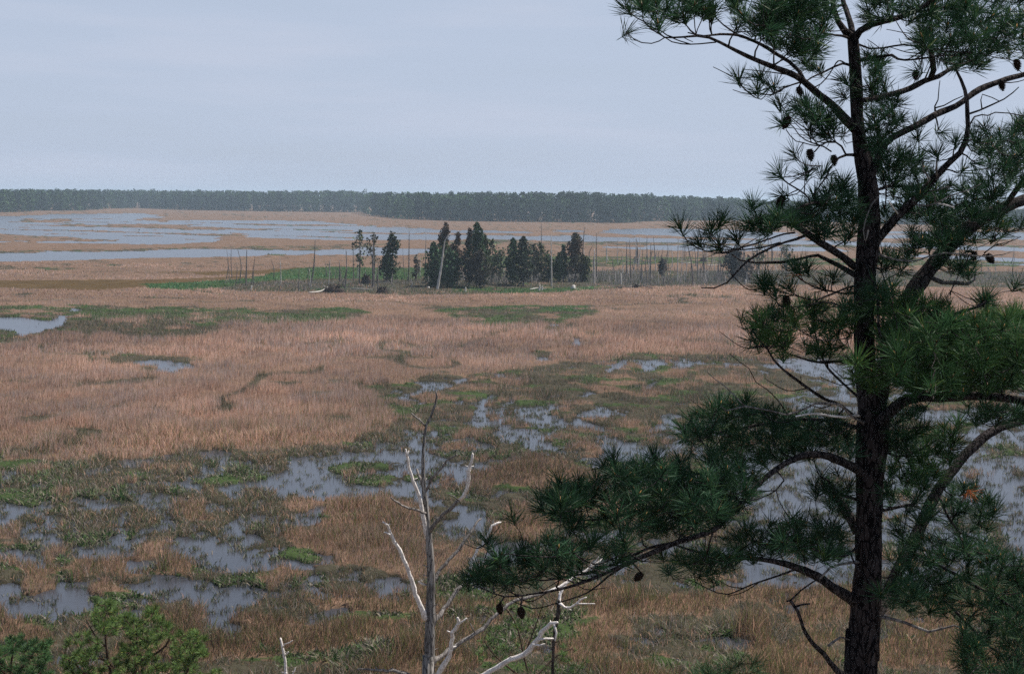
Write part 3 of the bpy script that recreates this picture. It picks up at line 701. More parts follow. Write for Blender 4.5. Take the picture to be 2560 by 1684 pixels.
fb = [(-760, 537), (-300, 534), (0, 531), (75, 530), (80, 527), (200, 527), (235, 525), (262, 522), (340, 520), (454, 525), (700, 529), (900, 531), (938, 540), (1014, 548), (1160, 553), (1300, 555),
      (1450, 556), (1560, 558), (1600, 554), (1727, 552), (1900, 552), (2100, 556), (2485, 568), (2560, 570), (3320, 580)]
ft = [(-760, 477), (0, 475), (200, 475), (400, 477), (640, 479), (900, 478), (950, 482), (1200, 484), (1450, 482), (1560, 485), (1700, 491), (1850, 497), (2030, 506), (2300, 514), (2560, 524), (3320, 532)]
fbx, fby = zip(*fb); ftx, fty = zip(*ft)
mb = MB(); mt = MB(); round_all = lambda h: np.clip(1.1 - h * 0.8, 0.2, 1)
pine = lambda h: np.clip(1.15 - np.abs(h - 0.5) * 1.3, 0.3, 1)
for row in range(17):
    uu = -740.0
    while uu < 3300:
        d0 = ground(np.array([uu]), np.array([np.interp(uu, fbx, fby)]))[0]
        dy = d0[1]
        uu += FPX * (4.6 + 1.5 * row ** 0.5) / dy * (0.6 + 0.8 * random.random())
        y = dy + row * 11 + random.uniform(-6, 6) * (1 if row else 0.4)
        x = (d0[0] + random.uniform(-2, 2) * (1 if row < 3 else 4)) * y / dy
        vt = np.interp(uu, ftx, fty)
        P = at_depth(np.array([uu]), np.array([vt]), np.array([y]))[0]
        H = P[2] * random.uniform(0.90, 1.04) * (1.07 if random.random() < 0.06 else 1) - 0.3 * max(0, 3 - row)
        if row < 2: H *= random.uniform(0.8, 1.0)
        H = min(max(H, 9), 26)
        c = random.choice([(0.02, 0.044, 0.02), (0.032, 0.07, 0.026), (0.016, 0.032, 0.018), (0.05, 0.09, 0.03), (0.025, 0.045, 0.022)])
        if random.random() < 0.05: c = (0.055, 0.095, 0.035)
        z0 = H * (0.12 if row < 3 else 0.35)
        crown_tris(mb, x, y, z0, H, random.uniform(2.6, 4.2), 230 if row < 3 else 110, 1.35, np.array(c), pine)
        if row < 2:
            crown_tris(mb, x + random.uniform(-2, 2), y - 2, -0.5, random.uniform(4, 8), 4.5, 90, 1.2, np.array(c) * 0.9, round_all)
            tube(mt, [(x, y, 0), (x, y, H * 0.6)], [0.28, 0.16], 4, 0, None, False)
forest = mb.build("forest", M_forest)
tag(forest, "far pine forest along the horizon fading to blue", "forest", kind="stuff")
ftr = mt.build("forest_trunks", M_root); ftr.parent = forest

# ------------------------------------------------------------------ cedars of the marsh island
cedar_prof = lambda h: np.clip((1 - h) ** 0.42 * 1.05, 0.10, 1) * np.clip(h * 9 + 0.45, 0, 1)
round_prof = lambda h: np.clip(1.1 - np.abs(h - 0.5) * 1.5, 0.1, 1)
col_prof = lambda h: np.clip((1 - h) * 3.2, 0.12, 1) * np.clip(h * 6 + 0.4, 0, 1)

def cedar(u, vt, vb, wpx, prof, col, label, cat="tree", n=1500, z0f=0.14, top=None, lean=0.0, name="cedar_tree", size=0.42):
    b = ground(np.array([u * 1.0]), np.array([vb * 1.0]))[0]
    H = at_depth(np.array([u * 1.0]), np.array([vt * 1.0]), np.array([b[1]]))[0][2]
    rad = wpx / 2 * 1.36 * b[1] / FPX
    e = empty(name, b, label, cat, "trees of the marsh island")
    m = MB()
    Pt, Rt = catmull([b + np.array([0, 0, -0.3]), b + np.array([0.15, 0, H * 0.5]), b + np.array([lean, 0, H * 0.97])], [0.17, 0.11, 0.03], 0.8)
    tube(m, Pt, Rt, 6, 0.1)
    for k in range(int(H * 1.5)):
        hz = H * random.uniform(0.12, 0.85); a = random.random() * 6.28; l = rad * random.uniform(0.5, 1.0)
        tube(m, [b + np.array([0.1, 0, hz]), b + np.array([0.1 + math.cos(a) * l, math.sin(a) * l, hz + l * 0.3])], [0.035, 0.012], 3, 0, None, False)
    o = m.build("trunk", M_snag, e, loc=b); o.location = (0, 0, 0)
    m = MB()
    nl = int(9 + 0.16 * wpx); per = int(n * 0.85 / nl)
    for k in range(nl):
        hh = (k + random.random()) / nl
        pr_ = float(prof(np.array([hh]))[0]) * rad; a = random.random() * 6.28
        lr = max(0.35, rad * random.uniform(0.38, 0.62) * (1.1 - 0.5 * hh)); off = max(0.0, pr_ - lr * 0.6) * random.uniform(0.5, 1.0)
        zc = b[2] + H * (z0f + (1 - z0f) * hh * 0.93); cc = np.array(col if (top is None or hh < 0.45 or random.random() < 0.35) else top) * random.uniform(0.7, 1.35)
        crown_tris(m, b[0] + math.cos(a) * off, b[1] + math.sin(a) * off, zc - lr * 1.1, zc + lr * 1.3, lr, per, size, cc, round_prof, 0.4)
    crown_tris(m, b[0], b[1], b[2] + H * (z0f + 0.05), b[2] + H, rad * 0.4, n // 4, size, np.array(col if top is None else top), prof, 0.4)
    o = m.build("crown", M_cedar, e, loc=b); o.location = (0, 0, 0)
    return e

DG = (0.036, 0.072, 0.032); OG = (0.06, 0.075, 0.03); BR = (0.085, 0.058, 0.038); LG = (0.085, 0.13, 0.055); GY = (0.11, 0.10, 0.08)
cedar(1113, 558, 716, 46, cedar_prof, OG, "tall cedar with a browning spire behind the white leaning snag", top=BR, n=1700)
cedar(1085, 612, 718, 62, round_prof, DG, "broad dark bushy cedar at the left foot of the browning spire", n=1700, z0f=0.04)
cedar(1128, 628, 720, 50, round_prof, DG, "low dark cedar right of the white leaning snag", n=1300, z0f=0.05)
cedar(1143, 582, 712, 32, col_prof, BR, "thin brown cedar between the browning spire and the tallest green cedar", n=800)
cedar(1191, 558, 720, 50, cedar_prof, DG, "tallest dark green cedar near the middle of the clump", n=1700)
cedar(1172, 570, 718, 34, cedar_prof, (0.05, 0.045, 0.03), "narrow reddish brown cedar against the left of the tallest green cedar", top=BR, n=900)
cedar(1212, 586, 715, 34, cedar_prof, (0.04, 0.06, 0.025), "slim cedar on the right flank of the tallest green cedar", top=OG, n=800)
cedar(1199, 628, 722, 50, round_prof, (0.05, 0.045, 0.035), "low brown cedar in front of the tallest green cedar", n=900)
cedar(1229, 598, 706, 34, round_prof, LG, "light green leafy tree right of the tallest cedar", n=420, z0f=0.2)
cedar(1250, 625, 706, 40, round_prof, (0.10, 0.13, 0.075), "short pale green tree left of the gap in the clump", n=420, z0f=0.2)
cedar(1281, 596, 713, 42, col_prof, DG, "dark columnar cedar just right of the gap", n=1500)
cedar(1308, 592, 716, 46, col_prof, (0.032, 0.046, 0.026), "dark flat topped cedar beside the columnar one", n=1500, z0f=0.15)
cedar(1333, 608, 705, 26, col_prof, GY, "thin grey brown half dead cedar right of the dark pair", n=350)
cedar(1352, 610, 706, 50, round_prof, (0.06, 0.072, 0.035), "open olive pine with bare trunk showing between the two dark groups", n=650, z0f=0.2)
cedar(1372, 640, 705, 40, round_prof, DG, "low dark bush under the open olive pine", n=700)
cedar(1396, 636, 706, 26, round_prof, (0.05, 0.085, 0.03), "small bright green cedar left of the olive spire", n=600)
cedar(1408, 612, 706, 20, col_prof, DG, "very narrow dark cedar beside the olive spire", n=600)
cedar(1437, 582, 706, 52, cedar_prof, (0.05, 0.052, 0.03), "large olive cedar at the right end of the clump", n=1900, top=BR)
cedar(1462, 640, 706, 36, round_prof, OG, "low olive cedar on the right skirt of the clump", n=700)
cedar(979, 587, 706, 52, cedar_prof, (0.035, 0.055, 0.026), "lone dark cedar left of the main clump", n=1300, z0f=0.14)
cedar(966, 640, 705, 34, round_prof, (0.04, 0.06, 0.03), "low spreading skirt cedar left of the lone dark cedar", n=500)
cedar(898, 574, 712, 38, round_prof, (0.07, 0.085, 0.045), "tall thin sparse pine standing left of the cedars", n=220, z0f=0.35, name="pine_tree")
cedar(934, 582, 718, 30, round_prof, (0.08, 0.075, 0.04), "thin brownish pine between the sparse pine and the lone cedar", n=160, z0f=0.45, name="pine_tree")
cedar(1039, 640, 704, 18, col_prof, GY, "small grey dead cedar between the lone cedar and the clump", n=180)
cedar(1655, 648, 692, 22, round_prof, (0.06, 0.058, 0.05), "small dark grey shrub alone among the right snags", n=350)
cedar(1838, 624, 702, 56, round_prof, (0.022, 0.024, 0.022), "dark round cedar seen behind the bare pine twigs", n=1600)
cedar(1866, 650, 706, 60, round_prof, (0.09, 0.075, 0.065), "grey brown twiggy bush right of the dark round cedar", n=500)
cedar(1895, 600, 700, 36, round_prof, (0.07, 0.08, 0.04), "olive half bare tree behind the left pine limb", n=260, z0f=0.3)
cedar(1964, 610, 700, 34, round_prof, (0.06, 0.07, 0.035), "olive tree farther right behind the left pine limb", n=260, z0f=0.3)

# snags
def snag(u0_, v0_, u1_, v1_, wpx, label, mat=M_snag, twigs=6, bend=0.0, group="dead snags on the marsh island", name="dead_snag", hook=None):
    b = ground(np.array([u0_ * 1.0]), np.array([v0_ * 1.0]))[0]
    t = at_depth(np.array([u1_ * 1.0]), np.array([v1_ * 1.0]), np.array([b[1]]))[0]
    r = wpx / 2 * b[1] / FPX
    m = MB()
    mid = (b + t) / 2 + np.array([bend, 0, 0])
    pts = [b - np.array([0, 0, 0.3]), mid, t]; rad = [r, r * 0.75, r * 0.3]
    if hook is not None:
        for (hu, hv) in hook:
            pts.append(at_depth(np.array([hu * 1.0]), np.array([hv * 1.0]), np.array([b[1]]))[0]); rad.append(r * 0.4)
    P, R = catmull(pts, rad, 0.6)
    tube(m, P, R, 6, 0.12)
    L = np.linalg.norm(t - b)
    for k in range(twigs):
        f = random.uniform(0.3, 0.97); p = b + (t - b) * f + (mid - (b + t) / 2) * (4 * f * (1 - f))
        a = random.random() * 6.28; l = L * random.uniform(0.05, 0.14) * (1.2 - f)
        d = np.array([math.cos(a), math.sin(a), random.uniform(0.0, 0.7)])
        tube(m, [p, p + d * l], [r * 0.28, r * 0.1], 3, 0, None, False)
    o = m.build(name, mat, None, loc=b)
    tag(o, label, "dead tree", group)
    return o

snag(1092, 726, 1112, 602, 7, "white leaning snag with a hooked top in front of the cedars", M_pale, 3, 0.1, hook=[(1118, 592), (1127, 584)])
snag(615, 715, 617, 624, 4.2, "dark straight snag farthest left on the green tongue", twigs=5)
snag(628, 712, 638, 640, 2.6, "slim leaning snag beside the farthest left one", twigs=4)
snag(777, 716, 788, 598, 4.2, "tall slightly bent snag over the middle of the green tongue", twigs=6, bend=0.2)
snag(850, 706, 848, 650, 4, "short dark pole snag left of the sparse pine", twigs=2)
snag(862, 724, 866, 628, 4, "dark snag right of the short pole snag", twigs=4, bend=0.15)
snag(884, 706, 883, 628, 2.8, "thin snag touching the sparse pine", twigs=4)
snag(931, 722, 934, 590, 4.5, "dark tall snag near the brownish thin pine", twigs=8)
snag(944, 734, 946, 642, 3.4, "dark snag standing forward in the tan grass edge", twigs=3)
snag(746, 728, 748, 668, 2.8, "thin short snag below the green tongue", twigs=5)
snag(758, 728, 762, 706, 2.6, "very short dark stub left of the root mound", twigs=2)
snag(1022, 706, 1023, 576, 3.6, "tall snag between the lone cedar and the clump", twigs=9)
snag(1063, 700, 1065, 592, 3.2, "thin snag just left of the browning cedar", twigs=8)
snag(1083, 718, 1083, 670, 3.6, "short pale snag in front of the bushy cedar", M_pale, 2)
snag(1354, 642, 1353, 556, 2.6, "thin far snag above the olive pine", twigs=3)
snag(1379, 716, 1378, 586, 4, "pale speckled snag in front of the open olive pine", M_pale, 6)
snag(1452, 706, 1461, 567, 4, "tall snag leaning right at the right end of the clump", twigs=4)
snag(1486, 712, 1486, 622, 4.4, "pale grey snag right of the leaning tall one", M_pale, 5)
snag(1491, 700, 1491, 582, 3.4, "dark snag close behind the pale grey one", twigs=6)
snag(1566, 692, 1567, 604, 3.6, "dark snag at the start of the right snag stand", twigs=6)
snag(1578, 712, 1574, 600, 3.6, "second dark snag of the close pair in the right stand", twigs=6)
snag(1602, 704, 1607, 622, 3, "thin snag leaning slightly in the right stand", twigs=5)
snag(1626, 710, 1627, 608, 4, "grey snag mid way along the right stand", twigs=9)
snag(1693, 710, 1696, 588, 3.6, "pale slender snag rising to the water line", M_pale, 3)
snag(1733, 716, 1716, 600, 4.4, "curved grey snag with a fine twiggy top", twigs=8, bend=0.3)
snag(1744, 692, 1744, 612, 3, "dark thin snag right of the curved one", twigs=4)
snag(1800, 708, 1802, 640, 3, "thin snag near the pale stump", twigs=4)
snag(1553, 714, 1552, 682, 6, "short pale broken snag in the right stand", M_pale, 1)
snag(1658, 716, 1662, 652, 3, "dark stick snag under the small grey shrub", twigs=3)
LAB = "thin grey bare snag standing among the many thin snags"
for k in range(170):
    u_ = random.choice([random.uniform(1465, 2560), random.gauss(1600, 70), random.gauss(1800, 60), random.uniform(1500, 2000), random.uniform(1880, 2560), random.uniform(560, 1060)])
    vb = random.uniform(648, 712) if u_ > 1300 else random.uniform(690, 728)
    hpx = random.uniform(22, 95) * (vb - 495) / 215
    s = snag(u_, vb, u_ + random.gauss(0, 5), vb - hpx, random.uniform(1.8, 3.0), LAB, random.choice([M_snag, M_snag, M_pale]), random.randint(2, 8), random.gauss(0, 0.3), "thin snags of the marsh")
for k in range(96):
    u_ = random.choice([random.uniform(820, 1480), random.uniform(1470, 1900)]); vb = random.uniform(690, 716)
    snag(u_, vb, u_ + random.uniform(-4, 4), vb - random.uniform(16, 48), random.uniform(1.6, 2.4), "short thin bare stem among the cedars and snags", random.choice([M_snag, M_pale]), 2, 0, "thin stems between the cedars")

def stump(u_, vb, hpx, wpx, label, mat=M_pale):
    b = ground(np.array([u_ * 1.0]), np.array([vb * 1.0]))[0]
    s = b[1] / FPX; m = MB()
    H = hpx * s; r = wpx / 2 * s
    P = [b + np.array([0, 0, -0.2]), b + np.array([0, 0, H * 0.25]), b + np.array([0.05, 0, H * 0.7]), b + np.array([0.12, 0, H])]
    tube(m, P, [r * 1.4, r, r * 0.85, r * 0.45], 8, 0.2)
    tube(m, [b + np.array([r * 0.3, 0, H * 0.6]), b + np.array([r * 1.0, 0.1, H * 0.9])], [r * 0.3, r * 0.12], 5, 0.1)
    tag(m.build("tree_stump", mat, None, loc=b), label, "stump", "pale stumps")
stump(628, 727, 13, 5, "pale stump farthest left at the grass edge")
stump(1163, 731, 13, 5, "cream stump below the tallest cedar")
stump(1348, 728, 15, 4.5, "left one of two pale stumps under the olive pine")
stump(1355, 727, 12, 4.5, "right one of two pale stumps under the olive pine")
stump(1433, 724, 11, 13, "wide grey rotten stump under the large olive cedar")
stump(1863, 713, 14, 5, "white broken stump near the dark round cedar")
stump(1071, 722, 5, 8, "low grey stump before the bushy cedar")

def log(pts, wpx, label, mat=M_pale):
    g_ = ground(np.array([p[0] for p in pts], float), np.array([p[1] for p in pts], float), 0.35)
    s = g_[0][1] / FPX; m = MB()
    P, R = catmull(g_, [wpx / 2 * s] * len(pts), 1.0)
    tube(m, P, R * np.linspace(1.2, 0.6, len(P)), 7, 0.15)
    for k in range(3):
        q = P[random.randint(0, len(P) - 1)]
        tube(m, [q, q + np.array([random.uniform(-1, 1), 0.1, random.uniform(0.4, 1.1)])], [wpx * 0.15 * s, 0.02], 4)
    b = g_.mean(0)
    tag(m.build("fallen_log", mat, None, loc=b), label, "log", "fallen logs")
log([(772, 731), (800, 728), (822, 716)], 3, "grey fallen log slanting up to the root mound")
log([(880, 721), (905, 722), (930, 724)], 2.5, "pale log lying between the two root mounds")
log([(1325, 723), (1345, 720), (1365, 722)], 3, "pale fallen log beside the twin stumps")
log([(1570, 716), (1600, 713), (1632, 720)], 3, "grey fallen trunk beside the dark root plate at right", M_snag)
log([(1700, 656), (1715, 657), (1730, 656)], 2.2, "white fallen log on the green shelf")
log([(1768, 663), (1795, 662), (1820, 663)], 2, "long thin white log on the green shelf at right")
log([(1545, 718), (1560, 717), (1575, 718)], 3, "short grey log left of the dark root plate", M_snag)

def rootmound(u_, vb, wpx, hpx, label):
    b = ground(np.array([u_ * 1.0]), np.array([vb * 1.0]))[0]
    s = b[1] / FPX; m = MB(); Wd = wpx * s; H = hpx * s
    n1_, n2_ = 14, 7
    V = []
    for a_ in range(n2_):
        for c_ in range(n1_):
            th = a_ / (n2_ - 1) * math.pi / 2; ph = c_ / n1_ * 2 * math.pi
            q = 1 + random.uniform(-0.25, 0.25)
            V.append(b + np.array([math.cos(ph) * math.cos(th) * Wd / 2 * q, math.sin(ph) * math.cos(th) * Wd / 4 * q, math.sin(th) * H * 0.75 * q - 0.1]))
    Qs = [(a_ * n1_ + c_, a_ * n1_ + (c_ + 1) % n1_, (a_ + 1) * n1_ + (c_ + 1) % n1_, (a_ + 1) * n1_ + c_) for a_ in range(n2_ - 1) for c_ in range(n1_)]
    m.add(V, None, Qs)
    for k in range(26):
        a = random.random() * 6.28; e_ = random.uniform(0.1, 1.2)
        st = b + np.array([random.uniform(-0.4, 0.4) * Wd * 0.6, random.uniform(-0.3, 0.3), H * 0.4])
        en = st + np.array([math.cos(a) * math.cos(e_) * Wd * 0.4, math.sin(a) * math.cos(e_) * Wd * 0.3, math.sin(e_) * H * 0.75])
        Pt, Rt = catmull([st, (st + en) / 2 + np.array([0, 0, 0.15 * H]), en], [0.09, 0.06, 0.02], 0.3)
        tube(m, Pt, Rt, 4)
    tag(m.build("root_mound", M_root, None, loc=b), label, "uprooted stump", "uprooted root plates")
rootmound(836, 733, 54, 24, "widest dark root mound left of the sparse pine")
rootmound(915, 712, 28, 30, "tall pointed root plate right of the sparse pine")
rootmound(956, 735, 30, 22, "dark tangled root plate at the tan grass edge")
rootmound(1589, 721, 20, 12, "small black root plate in the right stand")
rootmound(1758, 655, 20, 12, "dark twiggy root clump on the green shelf")

# low bush tangle around the cedars (uncountable)
mb = MB()
n = 60000
u = RNG.random(n) * 2900 - 300; u = np.where(RNG.random(n) < 0.55, 560 + RNG.random(n) * 1250, 560 + RNG.random(n) * 2500)
v = np.where(u < 1090, 708 + RNG.random(n) * 22, 682 + RNG.random(n) * 36)
bh_ = np.where(u < 1090, 0.45, 1.0) * np.where(v > 712, 0.55, 1.0)
p = ground(u, v)
keep = fbm(p[:, 0] * 0.12, p[:, 1] * 0.12, 61, 3) > 0.42
p = p[keep]; bh_ = bh_[keep]; n = len(p)
c = np.where(RNG.random((n, 1)) < 0.6, np.array([0.27, 0.245, 0.25]), np.array([0.09, 0.115, 0.06])) * (0.6 + 0.8 * RNG.random((n, 1)))
V, T, Qd, Cc = blades(p, (0.45 + 1.9 * RNG.random(n) ** 2) * bh_, 0.08 * np.ones(n), c, 0.9, False)
mb.add(V, T, Qd, Cc)
tag(mb.build("brush", M_scrub), "grey tangled brush around the cedars and snags", "brush", kind="stuff")

# ------------------------------------------------------------------ trees traced in 3D: limbs + grown twigs + needle tufts
def cone(mb, p, axis, L=0.085, r=0.028, col=(0.035, 0.024, 0.02)):
    axis = axis / np.linalg.norm(axis)
    a = np.cross(axis, [0.1, 1, 0.2]); a /= np.linalg.norm(a); b_ = np.cross(axis, a)
    n = 12; rows = 8
    tt_ = np.linspace(0, 1, 9); tube(mb, p + axis * L * tt_[:, None], r * 0.95 * np.sin(np.pi * np.clip(0.12 + 0.84 * tt_, 0, 1)) ** 0.7, 10, 0.05, np.array(col) * 0.6)
    for i_ in range(rows):
        t = i_ / (rows - 1)
        rr = r * (math.sin(math.pi * min(1, 0.18 + 0.78 * t)) ** 0.7)
        for k in range(n):
            ph = (k + 0.5 * (i_ % 2)) * 2 * math.pi / n
            d = a * math.cos(ph) + b_ * math.sin(ph)
            c0 = p + axis * L * t
            tip = c0 + d * rr * 1.2 + axis * 0.006
            s_ = np.cross(axis, d) * 0.008
            mb.add([c0 + d * rr * 0.3 - s_, c0 + d * rr * 0.3 + s_, tip + s_ * 0.9, tip - s_ * 0.9, tip - axis * 0.007], [(3, 2, 4)], [(0, 1, 2, 3)],
                   np.array(col) * random.uniform(0.6, 1.5))

def in_poly(poly, n):
    p = np.array(poly, float); out = []
    while len(out) < n:
        x_ = random.uniform(p[:, 0].min(), p[:, 0].max()); y_ = random.uniform(p[:, 1].min(), p[:, 1].max())
        c = False
        for k in range(len(p)):
            xa, ya = p[k]; xb, yb = p[(k + 1) % len(p)]
            if (ya > y_) != (yb > y_) and x_ < (xb - xa) * (y_ - ya) / (yb - ya) + xa: c = not c
        if c: out.append((x_, y_))
    return out

def traced_tree(name, label, cat, D0, trunk, limbs, tufts, zones, trunk_mat, limb_mat, needle_len, needle_n, needle_w, ncol, group=None,
                cones=(), dead=(), step=0.05, zdepth=0.7, up_bias=0.55, twig_r=0.0045, base_xy=None, buds=True, zmul=1.0, space=0, bare=0):
    """trunk: [(u, v, width px)], limbs: {key: (points (u, v, width px, metres nearer(-)/farther(+)), kind)}"""
    def P3(u_, v_, d_): return at_depth(np.array([u_ * 1.0]), np.array([v_ * 1.0]), np.array([D0 + d_]))[0]
    tp = [P3(u_, v_, 0) for u_, v_, w_ in trunk]
    tr = [w_ / 2 * D0 / FPX for u_, v_, w_ in trunk]
    foot = tp[0].copy(); foot[2] = -0.1
    foot[0] += 0.0
    pts = [foot, foot * 0.5 + tp[0] * 0.5] + tp; rad = [tr[0] * 1.5, tr[0] * 1.15] + tr
    e = empty(name, foot, label, cat, group)
    m = MB(); P, R = catmull(pts, rad, step * 1.5)
    tube(m, P, R, 14, 0.07)
    o = m.build("trunk", trunk_mat, e, smooth=True, loc=foot); o.location = (0, 0, 0)
    nodes = []; owner = []; rad_n = []; grow = []
    parts = {}
    for key, (pl, kind) in limbs.items():
        q = [P3(u_, v_, d_) for u_, v_, w_, d_ in pl]; w_ = [max(w, 1.2) / 2 * (D0 + d_) / FPX for _, _, w, d_ in pl]
        P, R = catmull(q, w_, step)
        mm = MB(); tube(mm, P, R, 9 if max(w_) > 0.015 else 6, 0.10 if max(w_) > 0.01 else 0.05)
        parts[key] = dict(mb=mm, ne=MB(), kind=kind, cones=[])
        if kind in ('live',):
            for i_ in range(2, len(P)):
                f = i_ / len(P)
                if f > 0.25 or R[i_] < 0.012:
                    nodes.append(P[i_]); owner.append(key); rad_n.append(R[i_]); grow.append(P[i_] - P[i_ - 2])
    nodes = [np.array(x_) for x_ in nodes]
    NA = np.array(nodes); OW = list(owner); RN = list(rad_n); GR = [g_ / (np.linalg.norm(g_) + 1e-9) for g_ in grow]
    BR_ = (2.3, 1.9, 1.25)
    want = []; used = [(t[0], t[1]) for t in tufts] if space else []
    for t in tufts:
        u_, v_ = t[0], t[1]; d_ = t[2] if len(t) > 2 else None
        if d_ is None:
            pu, pv = project(NA); k = np.argmin((pu - u_) ** 2 + (pv - v_) ** 2)
            d_ = NA[k][1] - D0 + random.uniform(-0.12, 0.12)
        want.append((P3(u_, v_, d_), 1.0, (1, 1, 1)))
    for z in zones:
        poly, cnt = z[0], z[1]; dc = z[2] if len(z) > 2 else 0.0
        for (u_, v_) in in_poly(poly, int(cnt * zmul)):
            if space:
                if dc != -.6 and any((u_ - a_) ** 2 + (v_ - b_) ** 2 < space * space for a_, b_ in used): continue
                used.append((u_, v_))
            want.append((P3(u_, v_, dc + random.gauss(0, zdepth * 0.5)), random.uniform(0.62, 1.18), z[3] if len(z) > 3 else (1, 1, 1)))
    dist0 = [np.min(np.linalg.norm(NA - w_[0], axis=1)) for w_ in want]
    for ii in np.argsort(dist0):
        p, sc, sun_tint = want[ii]
        # stem joins the nearest wood that lies inboard and a little below
        dv = p - NA; dl = np.linalg.norm(dv, axis=1)
        G_ = np.array(GR)
        cosn = (dv * G_).sum(1) / (dl + 1e-6)
        cost = dl * (1.25 - 0.35 * cosn) + 0.3 * np.clip(NA[:, 2] - p[2], 0, 1) + np.where(dl < 0.10 * needle_len / 0.15, 0.5, 0)
        k = int(np.argmin(cost)); s0 = NA[k]; key = OW[k]
        L = dl[k]; d0 = G_[k]
        out = (p - s0) / (L + 1e-6)
        tipd = out * (1 - up_bias) + np.array([0, 0, up_bias]) + RNG.normal(size=3) * 0.16; tipd /= np.linalg.norm(tipd)
        c1 = s0 + (d0 * 0.5 + out * 0.5) * L * 0.4 - np.array([0, 0, 0.05 * L])
        c2 = p - tipd * L * 0.38
        n_ = max(4, int(L / (step * 1.2)) + 2); t = np.linspace(0, 1, n_)[:, None]
        B_ = (1 - t) ** 3 * s0 + 3 * (1 - t) ** 2 * t * c1 + 3 * (1 - t) * t * t * c2 + t ** 3 * p
        B_[1:-1] += RNG.normal(size=(n_ - 2, 3)) * min(0.006, L * 0.02)
        r0_ = min(RN[k] * 0.8, twig_r * (1.0 + 1.2 * L / 0.5))
        Rr = np.linspace(r0_, twig_r * 0.62, n_)
        tube(parts[key]['mb'], B_, Rr, 5, 0.08, None, False)
        NA = np.vstack([NA, B_[2:]]); OW += [key] * (n_ - 2); RN += list(Rr[2:])
        g_ = np.gradient(B_, axis=0)[2:]; GR += [x_ / (np.linalg.norm(x_) + 1e-9) for x_ in g_]
        cc = np.array(ncol) * random.uniform(0.7, 1.4) * np.array(sun_tint)  # zone factor lightens sun-facing tufts through their colour
        if random.random() < 0.0: cc = np.array([0.20, 0.085, 0.03]) * random.uniform(0.6, 1.2)
        nn = int(needle_n * sc * random.uniform(0.75, 1.25))
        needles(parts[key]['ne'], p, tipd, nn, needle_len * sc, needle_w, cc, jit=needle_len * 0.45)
        if buds:
            parts[key]['ne'].add([p + tipd * 0.03, p + [0.006, 0, 0], p + [-0.004, 0.006, 0], p + [-0.004, -0.006, 0]], [(0, 1, 2), (0, 2, 3), (0, 3, 1), (1, 3, 2)], None, (0.30, 0.17, 0.06) if random.random() < 0.5 else (0.12, 0.08, 0.04))
    for k_ in range(bare):
        k = random.randrange(len(NA)); s0 = NA[k]; key = OW[k]
        if parts[key]['kind'] != 'live': continue
        L_ = random.uniform(0.12, 0.42); a = random.random() * 6.28
        d1 = np.array([math.cos(a), math.sin(a), random.uniform(-0.5, 0.2)]); d2 = np.array([math.cos(a) * 0.6, math.sin(a) * 0.6, random.uniform(0.2, 1.0)])
        q = catmull([s0, s0 + d1 * L_ * 0.4, s0 + d1 * L_ * 0.6 + d2 * L_ * 0.4 + RNG.normal(size=3) * 0.02], [0.004, 0.0032, 0.002], 0.04)
        tube(parts[key]['mb'], q[0], q[1], 4, 0.05, None, False)
    for c_ in cones:
        u_, v_, au, av = c_[:4]; tw = c_[4] if len(c_) > 4 else 1.0
        pu, pv = project(NA); k = int(np.argmin((pu - u_) ** 2 + (pv - v_) ** 2))
        d_ = NA[k][1] - D0
        p = P3(u_, v_, d_); q = P3(u_ + au, v_ + av, d_)
        dd = q - p; Lc = 0.07 * tw
        dd = dd / np.linalg.norm(dd)
        cm = MB(); parts[OW[k]]['cones'].append(cm); cone(cm, p - dd * Lc * 0.5, dd, Lc, 0.023 * tw)
        tube(parts[OW[k]]['mb'], [NA[k], p - dd * Lc * 0.4], [0.005, 0.004], 4, 0, None, False)
    for (u_, v_, cnt) in dead:
        pu, pv = project(NA); k = int(np.argmin((pu - u_) ** 2 + (pv - v_) ** 2))
        p = P3(u_, v_, NA[k][1] - D0 - 0.05)
        needles(parts[OW[k]]['ne'], p, np.array([0.2, -0.1, -0.5]), cnt, 0.11, 0.0035, np.array([0.42, 0.13, 0.045]), (10, 100))
    for key, pt in parts.items():
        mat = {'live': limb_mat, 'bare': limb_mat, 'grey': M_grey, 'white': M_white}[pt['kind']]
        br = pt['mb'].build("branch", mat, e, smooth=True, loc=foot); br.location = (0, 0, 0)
        if pt['kind'] in ('grey', 'white'): tag(br, label="bare weathered branch")
        if pt['ne'].n:
            nd = pt['ne'].build("needles", M_needle, br, loc=foot); nd.location = (0, 0, 0)
        for cm in pt['cones']:
            cn = cm.build("pine_cone", M_cone, br, loc=foot); cn.location = (0, 0, 0)
    return e

# ---- the big pine on the right
trunk = [(2150, 1760, 86), (2155, 1684, 80), (2160, 1600, 80), (2165, 1500, 80), (2170, 1420, 70), (2172, 1300, 66), (2174, 1200, 70), (2180, 1120, 84), (2182, 1060, 80), (2172, 1000, 56),
         (2164, 920, 52), (2160, 820, 50), (2162, 720, 52), (2168, 640, 56), (2173, 580, 56), (2173, 520, 52), (2168, 450, 50), (2158, 400, 42), (2148, 350, 33), (2143, 290, 31), (2141, 230, 31), (2137, 150, 29), (2133, 105, 28), (2131, 88, 26)]
L = {}
L['fork_left'] = ([(2131, 95, 22, 0), (2112, 78, 18, -.03), (2096, 55, 15, -.06), (2084, 20, 12, -.1), (2076, -25, 11, -.15), (2066, -80, 8, -.2)], 'live')
L['fork_mid'] = ([(2133, 92, 16, 0), (2124, 50, 14, .1), (2110, 10, 12, .2), (2098, -40, 10, .3), (2095, -90, 8, .4)], 'live')
